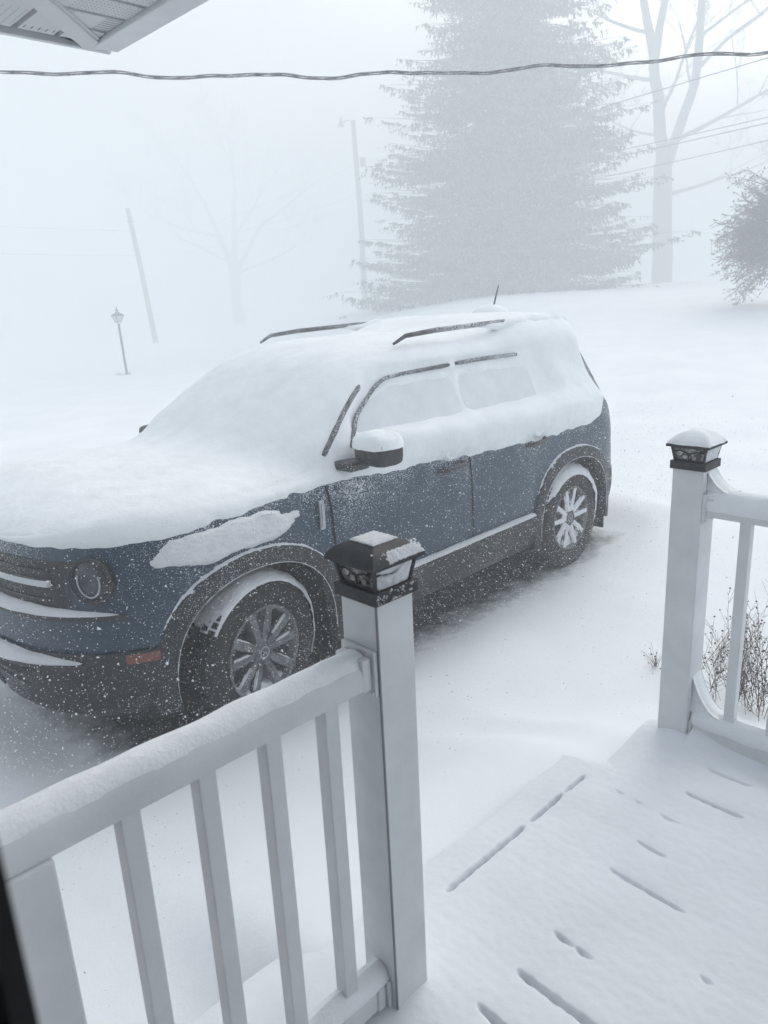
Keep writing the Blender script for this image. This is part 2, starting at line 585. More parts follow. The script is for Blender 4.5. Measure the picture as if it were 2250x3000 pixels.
box('end_post', (0.165, LB - .048, -.02), (0.262, LB + .052, 0.884), M['vinyl'], rl, 0.004)
for k in range(2, 5):
    c = b0.copy(); COL.objects.link(c); c.parent = rl; c.location = (0.252 + 0.1366 * k, LB, 0)


def bracket(parent, a, b, z, sx, sy, axis):
    bm = bmesh.new()
    # escutcheon plate plus a cuff around the rail, with two screw heads
    if axis == 'x':
        add_box(bm, (a - 0.010, b - sy / 2 - .012, z - .022), (a, b + sy / 2 + .012, z + sx + .016), .003)
        add_box(bm, (a - 0.034, b - sy / 2 - .004, z - .006), (a - .0105, b + sy / 2 + .004, z + sx + .004), .006)
        for s in (-1, 1):
            bmesh.ops.create_uvsphere(bm, u_segments=8, v_segments=5, radius=.0045, matrix=Matrix.Translation((a - .013, b + s * (sy / 2 + .006), z - .012)))
    else:
        add_box(bm, (a - sy / 2 - .012, b - .010, z - .022), (a + sy / 2 + .012, b, z + sx + .016), .003)
        add_box(bm, (a - sy / 2 - .004, b - .034, z - .006), (a + sy / 2 + .004, b - .0105, z + sx + .004), .006)
        for s in (-1, 1):
            bmesh.ops.create_uvsphere(bm, u_segments=8, v_segments=5, radius=.0045, matrix=Matrix.Translation((a + s * (sy / 2 + .006), b - .013, z - .012)))
    return bm_obj('bracket', bm, M['vinyl'], parent)


bracket(rl, 0.8965, LB, 0.885, 0.060, 0.072, 'x')
bracket(rl, 0.8965, LB, 0.078, 0.050, 0.048, 'x')


def fillet(name, parent, corner, along, up, r, half, mat, zdir=1, power=1.0):
    """snow packed in the corner between a post and a rail: concave quarter, `half` wide"""
    vs, fs, n, m = [], [], 14, 6
    for i in range(n + 1):
        t = i / n
        # curve from (0, up) on the post to (along, 0) on the rail, concave
        x = along * (1 - (1 - t) ** 1.0) ; zz = up * (1 - t) ** 2.4
        for k in range(m + 1):
            w = -1 + 2 * k / m
            ww = half * w * (1 - 0.15 * t)
            dz = zz + 0.006 * (1 - w * w) + 0.002 * noise.noise(Vector((x * 40, w * 3, zz * 40)))
            vs.append((corner[0] + (ww if r == 'b' else x), corner[1] + (-x if r == 'b' else ww), corner[2] + dz * zdir))
    fs = grid_faces(n + 1, m + 1)
    base = len(vs)
    # skirts
    for side in (0, m):
        for i in range(n + 1):
            q = vs[i * (m + 1) + side]
            vs.append((q[0], q[1], corner[2] - 0.004))
        o = base if side == 0 else base + n + 1
        for i in range(n):
            f = (i * (m + 1) + side, (i + 1) * (m + 1) + side, o + i + 1, o + i)
            fs.append(f if side == 0 else f[::-1])
    return new_mesh(name, vs, fs, mat, parent)


# right railing: runs along -B at a = 2.395 from the right post
rr = deck_empty('railing')
tag(rr, 'white vinyl railing at right edge, with snow curved up against its post', 'railing', 'white deck railings')
hollow_post(rr, RA, 1.015, 0.103, 1.06)
extrude_profile('top_rail', rail_profile(0.078, 0.062), -1.2, 0.958, M['vinyl'], rr, 0.885, RA, axis='y')
extrude_profile('bottom_rail', [(-.024, 0), (.024, 0), (.024, .055), (-.024, .055)], -1.2, 0.960, M['vinyl'], rr, 0.066, RA, axis='y')
spr = [(-.041, .022), (-.044, .045), (-.030, .078), (0, .092), (.028, .080), (.043, .05), (.040, .022)]
extrude_profile('snow_cap', spr, -1.19, 0.958, M['snow'], rr, 0.885, RA, axis='y', cuts=120, jitter=0.005, seed=2)
spr2 = [(-.025, .046), (-.034, .066), (-.022, .10), (0, .112), (.022, .10), (.034, .066), (.025, .046)]
extrude_profile('snow_cap', spr2, -1.19, 0.958, M['snow'], rr, 0.066, RA, axis='y', cuts=120, jitter=0.007, seed=3)
c = b0.copy(); COL.objects.link(c); c.parent = rr; c.location = (RA, 0.836, -0.005)
for k in range(1, 14):
    c = b0.copy(); COL.objects.link(c); c.parent = rr; c.location = (RA, 0.836 - 0.1366 * k, -0.005)
bracket(rr, RA, 0.963, 0.885, 0.058, 0.074, 'y')
bracket(rr, RA, 0.963, 0.070, 0.050, 0.050, 'y')
fillet('snow_wedge', rr, (RA + 0.012, 0.963, 0.966), 0.085, 0.065, 'b', 0.036, M['snow'])
fillet('snow_wedge', rr, (RA + 0.012, 0.963, 0.168), 0.11, 0.13, 'b', 0.036, M['snow'])


# ------------------------------------------------------------------ solar post lights
def post_light(a, b, z, label, snow):
    t = deck_empty('post_light', a, b, z)
    tag(t, label, 'post light', 'solar lights on the rail posts')
    s = 0.0585
    # collar: open square ring around the post top
    bm = bmesh.new()
    add_box(bm, (-s, -s, 0), (s, -s + .005, .026), 0); add_box(bm, (-s, s - .005, 0), (s, s, .026), 0)
    add_box(bm, (-s, -s + .0052, 0), (-s + .005, s - .0052, .026), 0); add_box(bm, (s - .005, -s + .0052, 0), (s, s - .0052, .026), 0)
    add_box(bm, (-s + .0052, -s + .0052, .020), (s - .0052, s - .0052, .0255), 0)
    bm_obj('collar', bm, M['cap'], t)
    r0, r1, z0, z1 = 0.047, 0.0565, .0262, .076
    # lantern frame: corner bars, top and bottom bands
    def ring(r, zz): return [Vector((-r, -r, zz)), Vector((r, -r, zz)), Vector((r, r, zz)), Vector((-r, r, zz))]
    lo, hi = ring(r0, z0), ring(r1, z1)
    A = Acc()
    for k in range(4):
        A.tube([lo[k], hi[k]], .0045, 4)
        A.tube([lo[k] + Vector((0, 0, .003)), lo[(k + 1) % 4] + Vector((0, 0, .003))], .003, 4)
        A.tube([hi[k] - Vector((0, 0, .003)), hi[(k + 1) % 4] - Vector((0, 0, .003))], .0035, 4)
        # leafy tracery: one arched bar across and two uprights
        p = lambda u, w: (lo[k].lerp(lo[(k + 1) % 4], u)).lerp(hi[k].lerp(hi[(k + 1) % 4], u), w)
        A.tube([p(0, .62), p(.25, .70), p(.5, .50), p(.75, .66), p(1, .60)], .0022, 4)
        A.tube([p(.5, .50), p(.47, .25), p(.5, 0)], .0022, 4)
    A.build('lantern_frame', M['cap'], t, False)
    for k in range(4):
        q0, q1 = [v * 0.93 for v in (lo[k], lo[(k + 1) % 4])], [v * 0.945 for v in (hi[k], hi[(k + 1) % 4])]
        for v, o in zip(q0 + q1, (lo[k], lo[(k + 1) % 4], hi[k], hi[(k + 1) % 4])): v.z = o.z
        c4 = [q0[0], q0[1], q1[1], q1[0]]
        ctr = sum(c4, Vector()) / 4; ctr.z = 0; nrm = ctr.normalized() * -.0015
        new_mesh('pane', [tuple(v) for v in c4] + [tuple(v + nrm) for v in c4],
                 [(0, 1, 2, 3), (7, 6, 5, 4), (0, 4, 5, 1), (1, 5, 6, 2), (2, 6, 7, 3), (3, 7, 4, 0)], M['pane'], t, False)
    # curved pyramid roof
    n = 12; vs, fs = [], []
    prof = [(.0700, .074), (.0705, .0800), (.0685, .0835), (.0640, .0905), (.0560, .0985), (.0455, .1050), (.0365, .1085), (.0335, .110)]
    for (r, zz) in prof:
        for k in range(4):
            for j in range(n):
                u = -1 + 2 * j / n
                e = [(u, -1), (1, u), (-u, 1), (-1, -u)][k]
                vs.append((e[0] * r, e[1] * r, zz))
    N = 4 * n
    for i in range(len(prof) - 1):
        for k in range(N): fs.append((i * N + k, i * N + (k + 1) % N, (i + 1) * N + (k + 1) % N, (i + 1) * N + k))
    fs.append(tuple(range(N))[::-1]); fs.append(tuple(range((len(prof) - 1) * N, len(prof) * N)))
    o = new_mesh('lamp_roof', vs, fs, M['cap'], t)
    mm = o.modifiers.new('split', 'EDGE_SPLIT'); mm.split_angle = R(28)
    box('solar_panel', (-.0315, -.0315, .1102), (.0315, .0315, .1125), M['solar'], t)
    # snow
    if snow == 'thin':
        # film of snow on the panel, a crust along the right edge and packed into the right pane
        def sheet(name, u0, u1, v0, v1, fn, th, nu=26, nv=26, seed=0.0):
            vs, ks = [], np.zeros((nu + 1, nv + 1))
            for i in range(nu + 1):
                for j in range(nv + 1):
                    u, v = u0 + (u1 - u0) * i / nu, v0 + (v1 - v0) * j / nv
                    m = th(u, v); ks[i, j] = m
                    vs.append(fn(u, v, max(m, -0.0015)))
            kk = np.maximum.reduce([ks[:-1, :-1], ks[1:, :-1], ks[1:, 1:], ks[:-1, 1:]]) > -0.0008
            return new_mesh(name, *compact(vs, grid_faces(nu + 1, nv + 1, kk)), M['snow_packed'], t)
        nz = lambda u, v, s, k=60: noise.noise(Vector((u * k, v * k, s)))
        sheet('snow_cap', -.034, .034, -.034, .034, lambda u, v, m: (u, v, .1120 + m),
              lambda u, v: .0055 * (1 - max(abs(u), abs(v)) / .034) ** .3 + .0012 * nz(u, v, 1, 150) - .001, 30, 30)
        def roofz(r):
            for (ra, za), (rb, zb) in zip(prof[1:], prof[2:]):
                if rb <= r <= ra: return za + (zb - za) * (ra - r) / (ra - rb)
            return prof[-1][1] if r < .04 else prof[1][1]
        # along the edge that faces the camera's right: local -b side (y = -r)
        sheet('snow_crust', -.055, .070, .046, .0705, lambda u, v, m: (u, -v, roofz(v) + m),
              lambda u, v: .0040 * float(sstep((v - .050) / .008)) * float(sstep((u + .045) / .05)) * (1 if abs(u) < v else 0) + .0022 * nz(u, v, 5, 190) - .0012, 70, 16)
        sheet('snow_crust', .046, .0705, -.03, .060, lambda v, u, m: (v, u, roofz(v) + m),
              lambda v, u: .0022 * (1 if abs(u) < v else 0) + .0030 * nz(u, v, 8, 150) - .0028, 16, 60)
        # pane on the right-hand face (y = -r), packed with snow
        def pane(u, w, m):
            rr_ = r0 + (r1 - r0) * w
            return (u * rr_, -(rr_ * .955 + m * .9 + .001), z0 + (z1 - z0) * w)
        sheet('snow_pack', -.95, .95, .02, .97, pane,
              lambda u, w: .0075 * (1 - abs(u) ** 6) + .003 * nz(u * .06, w * .06, 3, 60) - .005 * (abs(w - .62 - .06 * math.sin(u * 5)) < .05) * (u < .1) * 1.4 - .0015, 34, 30)
        A = Acc()
        for _ in range(46):
            x = random.uniform(-.055, .055); rr_ = random.uniform(.001, .0032)
            b_ = bmesh.new(); bmesh.ops.create_icosphere(b_, subdivisions=1, radius=rr_, matrix=Matrix.Translation((x, -s - .0005, random.uniform(.003, .025))))
            if random.random() < .35:
                bmesh.ops.transform(b_, matrix=Matrix.Translation((0, 0, 0)), verts=b_.verts)
            A.add([tuple(v.co) for v in b_.verts], [tuple(v.index for v in f.verts) for f in b_.faces]); b_.free()
        o = A.build('snow_grains', M['snow_packed'], t); o['kind'] = 'stuff'
    else:
        # deep rounded cushion of snow over the whole roof
        vs, n = [], 30
        for i in range(n + 1):
            for j in range(n + 1):
                u, v = -1 + 2 * i / n, -1 + 2 * j / n
                m = min(1, (abs(u) ** 8 + abs(v) ** 8) ** (1 / 8))
                r = 0.0735
                h = .0875 + .040 * (1 - m ** 2) ** .9 + .003 * noise.noise(Vector((u * 2.4, v * 2.4, 3))) - (0.004 if m > .99 else 0)
                vs.append((u * r + .002 * (1 - m), v * r, h))
        new_mesh('snow_cap', vs, grid_faces(n + 1, n + 1), M['snow'], t)
        # snow packed in the pane that faces the rail (y = -r) and rime on the collar
        vs = []
        for i in range(17):
            for j in range(13):
                u, w = -.92 + 1.84 * i / 16, .04 + .92 * j / 12
                rr_ = r0 + (r1 - r0) * w
                vs.append((u * rr_, -(rr_ * .955 + .006 + .002 * noise.noise(Vector((u * 4, w * 4, 2)))), z0 + (z1 - z0) * w))
        new_mesh('snow_pack', vs, grid_faces(17, 13), M['snow_packed'], t)
    return t


post_light(0.9475, 1.02, 1.057, 'dark solar post light on the centre post, its roof and solar panel only lightly dusted', 'thin')
post_light(RA, 1.015, 1.036, 'dark solar post light on the right post under a thick cushion of snow', 'deep')

# ------------------------------------------------------------------ house: wall, window frame, eave
hs = deck_empty('house')
tag(hs, 'house with pale vinyl soffit and fascia over the deck, seen from inside its window', 'house')
box('window_frame', (0.034, 0.200, -0.2), (0.041, 0.42, 2.25), M['frame'], hs)
box('wall', (0.076, 0.83, -0.3), (0.160, 1.60, 2.30), M['siding'], hs)
box('wall', (-0.9, 1.601, -0.3), (0.160, 1.68, 2.30), M['siding'], hs)
box('wall', (0.076, -2.6, -0.3), (0.160, -1.5, 2.30), M['siding'], hs)
box('wall', (0.076, -1.499, 2.08), (0.160, 0.829, 2.30), M['siding'], hs)
box('wall', (-3.2, 1.05, -0.3), (-3.12, 1.60, 5.0), M['siding'], hs)
H = 2.30
box('room_wall', (-3.10, -2.6, -.25), (-3.04, 1.59, 2.5), M['frame'], hs)
box('room_wall', (-3.03, 1.50, -.25), (0.070, 1.59, 2.5), M['frame'], hs)
box('room_wall', (-3.03, -2.6, -.25), (0.070, -2.5, 2.5), M['frame'], hs)
box('room_floor', (-3.03, -2.49, -.25), (0.070, 1.49, -.2), M['wood'], hs)
box('room_ceiling', (-3.03, -2.49, 2.2), (0.070, 1.49, 2.28), M['siding'], hs)
box('gable_wall', (0.05, -2.6, 2.331), (0.155, 1.6, 2.6), M['siding'], hs)
CA, CB = 1.105, 2.175
# soffit boards with grooves, running along A on the right of the mitre and along B on its left
M['vent'] = plain('vent_hole', (0.10, 0.10, 0.11), 0.9)


def soffit_board(pts, z):
    """polygon slab with a folded-up edge giving the groove"""
    bm = bmesh.new()
    f = bm.faces.new([bm.verts.new((p[0], p[1], z)) for p in pts])
    r = bmesh.ops.extrude_face_region(bm, geom=[f])
    for v in [e for e in r['geom'] if isinstance(e, bmesh.types.BMVert)]: v.co.z += 0.012
    bmesh.ops.recalc_face_normals(bm, faces=bm.faces)
    o = bm_obj('soffit_panel', bm, M['soffit'], hs)
    return o


W = 0.105
gr = 0.016
holes = Acc()


def vent_holes(pts_fn, n, m, z):
    for i in range(n):
        for j in range(m):
            x, y = pts_fn((i + .5) / n, (j + .5) / m)
            r = .0016
            holes.add([(x + r * math.cos(t), y + r * math.sin(t), z) for t in [k * PI / 3 for k in range(6)]], [tuple(range(6))[::-1]])


mit = lambda b: CA - (CB - b)          # a on the mitre line for a given b
bb = CB - 0.05
i = 0
while bb - W > -0.6:
    b1, b0_ = bb, bb - W + gr
    l1, l0 = max(mit(b1) + .035, 0.162), max(mit(b0_) + .035, 0.162)
    soffit_board([(l0, b0_), (CA - .055, b0_), (CA - .055, b1), (l1, b1)], H)
    if i < 4: vent_holes(lambda u, w: (l1 + .02 + (CA - .075 - l1) * u, b0_ + (b1 - b0_) * w), 16 if i else 7, 6, H - .0006)
    bb -= W; i += 1
aa = CA - 0.05
i = 0
while aa - W > -0.6:
    a1, a0 = aa, aa - W + gr
    # runs along B from mitre line outwards to the left fascia
    f = lambda a: CB - (CA - a) + .035
    soffit_board([(a0, max(f(a0), 1.69 if a0 < .162 else 1.30)), (a1, f(a1)), (a1, CB - .055), (a0, CB - .055)], H)
    if i in (1, 2): vent_holes(lambda u, w: (a0 + (a1 - a0) * u, f(a1) + .03 + (CB - .10 - f(a1)) * w), 5, 4 + 5 * i, H - .0006)
    aa -= W; i += 1
holes.build('vent_hole', M['vent'], hs, False)['kind'] = 'stuff'
box('soffit_backing', (0.162, 1.0, H + .0135), (CA - .06, CB - .06, H + .03), M['vinyl'], hs)
box('soffit_backing', (-0.9, 1.69, H + .0135), (0.1615, CB - .06, H + .03), M['vinyl'], hs)
# mitre strip, two steps
bm = bmesh.new()
Mx = Matrix.Translation((CA - .02, CB - .02, H)) @ Matrix.Rotation(R(45), 4, 'Z')
add_box(bm, (-1.4, -.026, -.010), (-.02, .026, -.002), .002, Mx)
add_box(bm, (-1.4, -.034, -.004), (-.02, .034, .008), .001, Mx)
bm_obj('mitre_trim', bm, M['soffit'], hs)
box('fascia', (CA - .052, -2.6, H - .012), (CA + .018, CB - .053, H + .15), M['vinyl'], hs, .003)
box('fascia', (-1.0, CB - .018, H - .006), (CA + .018, CB - .002, H + .15), M['vinyl'], hs, .003)
box('drip_edge', (CA + .0185, -2.6, H + .06), (CA + .035, CB + .016, H + .17), M['vinyl'], hs, .002)
bm = bmesh.new()
add_box(bm, (-3.6, -3.0, H + .171), (CA + .03, CB + .02, H + .19))
bm_obj('roof', bm, M['siding'], hs)
bm = bmesh.new()
add_box(bm, (-3.6, -3.0, H + .1905), (CA + .01, CB - .0, H + .27), .03)
bm_obj('snow_cap', bm, M['snow'], hs)

# ================================================================== CAR
car = empty('parked_car', tuple(CAR), CAR_YAW)
tag(car, 'dark blue boxy suv parked beside the deck, buried under snow down to its door handles', 'car')
WB = -2.67
XF, XR = 0.84, -3.50


def wfun(x):
    x = np.asarray(x, float)
    u = np.clip((x - .10) / (XF - .10), 0, 1)
    f = (1 - u ** 2.6) ** (1 / 2.4)
    v = np.clip((-2.98 - x) / (-2.98 - XR), 0, 1)
    r = (1 - v ** 3.2) ** (1 / 2.6)
    return np.minimum(f, 1) * np.minimum(r, 1)


def lerp(a, b, t): return a + (b - a) * t


SEG = [5, 7, 8, 8, 5, 6, 16, 6, 12]     # samples per control segment


def section(x):
    w = float(wfun(x))
    t = min(max((-.46 - x) / .80, 0), 1); t = 1 - (1 - t) ** 1.25
    tc = min(max((-.36 - x) / .82, 0), 1); tc = 1 - (1 - tc) ** 1.35
    fr = min(max((x - .35) / .49, 0), 1)
    hc = lerp(1.135, 1.08, min(max((x + .4) / 1.0, 0), 1)) - .075 * fr ** 2.2
    he = 1.055 - .055 * fr ** 2
    rc = 1.632 + .018 * math.sin(PI * min(max((-1.1 - x) / 2.2, 0), 1)) - .10 * min(max((-3.0 - x) / .5, 0), 1) ** 2.5
    zc = lerp(hc, rc, tc)
    ye, ze = lerp(.80, .655, t), lerp(1.075 if x > -.46 else 1.10, 1.585, t)
    if x > -.46: ze = he + .022
    ze -= .06 * min(max((-3.0 - x) / .5, 0), 1) ** 2.5
    ze = min(ze, zc - .012)
    bz = lerp(he, 1.105, min(max((-.2 - x) / .7, 0), 1)); by = lerp(.865, .875, t)
    if x > -.2: bz = he
    P = [(.80, .22), (.895, .27), (.925, .40), (.930, .53), (.935, .74), (.925, .93), (.90, bz - .045), (by, bz), (ye, ze), (ye * .90, ze + (zc - ze) * .42), (0, zc)]
    # note: one more control than SEG entries -> segments
    pts = []
    seg = [4, 5, 6, 8, 7, 6, 4, 18, 5, 14]
    for (p, q, n) in zip(P, P[1:], seg):
        for k in range(n): pts.append((p[0] + (q[0] - p[0]) * k / n, p[1] + (q[1] - p[1]) * k / n))
    pts.append(P[-1])
    a = np.array(pts)
    for _ in range(5):
        b = a.copy(); b[1:-1] = .25 * a[:-2] + .5 * a[1:-1] + .25 * a[2:]
        b[-1, 1] = .5 * a[-1, 1] + .5 * a[-2, 1]
        a = b
    a[:, 0] *= w
    return a


def xwarp(X, Y, Zz):
    # rear screen leans forward, nose leans back a little above the bumper, bulges at bumper height
    rear = np.clip((-X - 2.7) / .6, 0, 1)
    X = X + rear * np.clip(Zz - 1.08, 0, 1) * .32
    X = X - rear * .035 * np.exp(-((Zz - .50) / .14) ** 2)
    fr = np.clip((X - .3) / .5, 0, 1)
    X = X + fr * (.055 * np.exp(-((Zz - .50) / .16) ** 2) - .05 * np.clip(Zz - .70, 0, 1))
    X = X - fr * .06 * np.clip(.42 - Zz, 0, 1) * 2
    return X


# stations: dense at both ends
u = np.linspace(0, 1, 46)
xs = np.concatenate([XR + .52 * (1 - np.cos(u * PI / 2)), np.linspace(-2.98, .10, 92)[1:-1], XF - .74 * (1 - np.sin(u * PI / 2))])
xs[0], xs[-1] = XR + 1e-4, XF - 1e-4
S = np.array([section(x) for x in xs])
NX, NS = S.shape[0], S.shape[1]
Xg = np.repeat(xs[:, None], NS, 1)
Gl = np.stack([xwarp(Xg, S[..., 0], S[..., 1]), S[..., 0], S[..., 1]], -1)
for _ in range(3):      # soften along the length
    Gl[1:-1] = .25 * Gl[:-2] + .5 * Gl[1:-1] + .25 * Gl[2:]
# full section: left (y>0) bottom -> centre -> right bottom
G = np.concatenate([Gl, (Gl * np.array([1, -1, 1]))[:, ::-1][:, 1:]], 1)
NF = G.shape[1]


def grid_normals(G):
    du = np.gradient(G, axis=0); dv = np.gradient(G, axis=1)
    n = np.cross(dv, du)
    n /= np.maximum(np.linalg.norm(n, axis=-1, keepdims=True), 1e-9)
    return n


Nn = grid_normals(G)
if Nn[NX // 2, 20, 1] < 0: Nn = -Nn


def sample(A, fx, fs):
    i = min(max(fx, 0), NX - 1.001); j = min(max(fs, 0), A.shape[1] - 1.001)
    i0, j0 = int(i), int(j); a, b = i - i0, j - j0
    return (A[i0, j0] * (1 - a) * (1 - b) + A[i0 + 1, j0] * a * (1 - b) + A[i0, j0 + 1] * (1 - a) * b + A[i0 + 1, j0 + 1] * a * b)


def fx_of(x): return float(np.interp(x, xs, np.arange(NX)))


def fs_of(x, z):
    """index along the left half section where the body has height z"""
    i = int(round(fx_of(x)))
    zz = G[i, :NS, 2]
    return float(np.interp(z, zz, np.arange(NS)))


def body_y(x, z):
    p = sample(G, fx_of(x), fs_of(x, z)); return float(p[1])


def nose_x(y, z):
    best = None
    j = fs_of(.5, z)
    col = np.array([sample(G, i, j) for i in range(NX // 2, NX)])
    o = np.argsort(col[:, 1])
    return float(np.interp(y, col[o, 1], col[o, 0]))


# wheel-arch cut
cx_ = (G[:-1, :-1] + G[1:, 1:]) / 2
rf = np.hypot(cx_[..., 0], cx_[..., 2] - .36); rrr = np.hypot(cx_[..., 0] - WB, cx_[..., 2] - .36)
cut = ((rf < .465) | (rrr < .465)) & (np.abs(cx_[..., 1]) > .5)
low = cx_[..., 2] < .515
front = (cx_[..., 0] > .40) & (np.abs(cx_[..., 1]) < .9)
rearb = (cx_[..., 0] < -3.05) & (cx_[..., 2] < .62)
clad = (low | rearb | (front & (cx_[..., 2] < .56))) & ~cut
body = new_mesh('body', *compact(G.reshape(-1, 3), grid_faces(NX, NF, ~cut & ~clad)), M['paint'], car)
cl = new_mesh('cladding', *compact((G + Nn * .004).reshape(-1, 3), grid_faces(NX, NF, clad)), M['cladding'], car)
for o in (body, cl):
    m = o.modifiers.new('solid', 'SOLIDIFY'); m.thickness = .01; m.offset = 0
box('underbody', (-3.15, -.66, .20), (.55, .66, .34), M['dark'], car)
box('floor_pan', (-2.2, -.86, .24), (-.50, .86, .45), M['dark'], car)
for wx in (0, WB):   # wheel housings
    bm = bmesh.new()
    for s in (-1, 1):
        bmesh.ops.create_cone(bm, cap_ends=True, segments=32, radius1=.425, radius2=.425, depth=.02, matrix=Matrix.Translation((wx, s * .60, .38)) @ Matrix.Rotation(PI / 2, 4, 'X'))
    bm_obj('wheel_housing', bm, M['dark'], car)
    A = Acc()
    for s in (-1, 1):
        vs = []
        for k in range(25):
            t = PI * (-.12 + 1.24 * k / 24)
            for y in (.60, .915): vs.append((wx + .43 * math.cos(t), s * y, .36 + .43 * math.sin(t)))
        A.add(vs, [(2 * k, 2 * k + 1, 2 * k + 3, 2 * k + 2) for k in range(24)])
    A.build('arch_liner', M['dark'], car)


def body_panel(name, x0, x1, z0, z1, off, mat, nx=30, nz=16, keepfn=None, skirt=.02, side=1, parent=None, thick=None):
    P = np.zeros((nx + 1, nz + 1, 3))
    for i in range(nx + 1):
        x = x0 + (x1 - x0) * i / nx
        zt = z1(x) if callable(z1) else z1
        zb = z0(x) if callable(z0) else z0
        for j in range(nz + 1):
            z = zb + (zt - zb) * j / nz
            f, s_ = fx_of(x), fs_of(x, z)
            P[i, j] = sample(G, f, s_) + sample(Nn, f, s_) * off
    kp = None
    if keepfn is not None:
        c = (P[:-1, :-1] + P[1:, 1:]) / 2
        kp = np.vectorize(lambda a, b: bool(keepfn(a, b)))(c[..., 0], c[..., 2])
    vs, fs = compact(P.reshape(-1, 3), grid_faces(nx + 1, nz + 1, kp))
    bm = bmesh.new()
    bv = [bm.verts.new((v[0], v[1] * side, v[2])) for v in vs]
    for f in fs: bm.faces.new([bv[i] for i in (f if side > 0 else f[::-1])])
    be = [e for e in bm.edges if e.is_boundary]
    r = bmesh.ops.extrude_edge_only(bm, edges=be)
    for v in [g_ for g_ in r['geom'] if isinstance(g_, bmesh.types.BMVert)]: v.co.y -= side * skirt
    bmesh.ops.recalc_face_normals(bm, faces=bm.faces)
    o = bm_obj(name, bm, mat, parent or car, True)
    mm = o.modifiers.new('split', 'EDGE_SPLIT'); mm.split_angle = R(40)
    return o


for s in (1, -1):
    for (x0, zt_) in ((-.463, 1.05), (-1.537, 1.0)):
        vs = []
        for k in range(15):
            z = .48 + (zt_ - .48) * k / 14
            y = body_y(x0, z)
            vs += [(x0 - .006, s * (y + .0095), z), (x0 + .006, s * (y + .0095), z)]
        new_mesh('door_seam', vs, [(2 * k, 2 * k + 1, 2 * k + 3, 2 * k + 2) for k in range(14)], M['dark'], car)
notr = lambda x, z: math.hypot(x - WB, z - .36) > .50
for s in (1, -1):
    fd = body_panel('door', -1.532, -.468, .475, 1.075, .007, M['paint'], 30, 20, side=s)
    rd = body_panel('door', -2.40, -1.542, .475, 1.075, .007, M['paint'], 40, 24, notr, side=s)
    fd['label'] = 'front side door' ; rd['label'] = 'rear side door'
    # crease lines and handles
    for (dr, hx) in ((fd, -1.36), (rd, -2.20)):
        y = body_y(hx, .99)
        A = Acc()
        A.tube([(hx + .10, s * (y + .012), .968), (hx + .08, s * (y + .062), .974), (hx - .08, s * (y + .062), .982), (hx - .10, s * (y + .012), .984)], .013, 8)
        h = A.build('door_handle', M['trim'], dr)
    body_panel('side_window', -1.60, -.70, 1.10, lambda x: min(1.525, 1.25 + (-.70 - x) * .87), .018, M['frost'], 30, 12, side=s, skirt=.02)
    body_panel('side_window', -2.36, -1.64, 1.10, 1.525, .018, M['frost'], 20, 12, side=s, skirt=.02)
    body_panel('side_window', -2.96, -2.44, 1.12, 1.48, .014, M['frost'], 14, 12, side=s, skirt=.02)
    # sill step with a ledge
    A = Acc()
    ss = []
    for k in range(21):
        x = -.50 + (-2.17 + .50) * k / 20
        ss.append(x)
    prof = [(.915, .500), (.985, .484), (.993, .470), (.985, .400), (.950, .330), (.90, .27)]
    vs = []
    for x in ss:
        for (y, z) in prof: vs.append((x, s * y, z + .012 * (-x - .5) / 1.67))
    A.add(vs, grid_faces(21, len(prof)))
    o = A.build('sill', M['cladding'], car)
    m = o.modifiers.new('solid', 'SOLIDIFY'); m.thickness = .012
    mm = o.modifiers.new('split', 'EDGE_SPLIT'); mm.split_angle = R(25)
    vs = []
    for k in range(121):
        x = -.52 + (-2.15 + .52) * k / 120
        for j in range(6):
            y = .930 + .060 * j / 5
            hgt = .004 + .010 * (1 - (2 * j / 5 - 1) ** 2) + .003 * noise.noise(Vector((x * 9, j * .5, 3))) + .002 * noise.noise(Vector((x * 50, j, 3)))
            vs.append((x, s * y, .502 - .016 * j / 5 + .012 * (-x - .5) / 1.67 + hgt))
    new_mesh('sill_snow', vs, grid_faces(121, 6), M['snow_packed'], car)


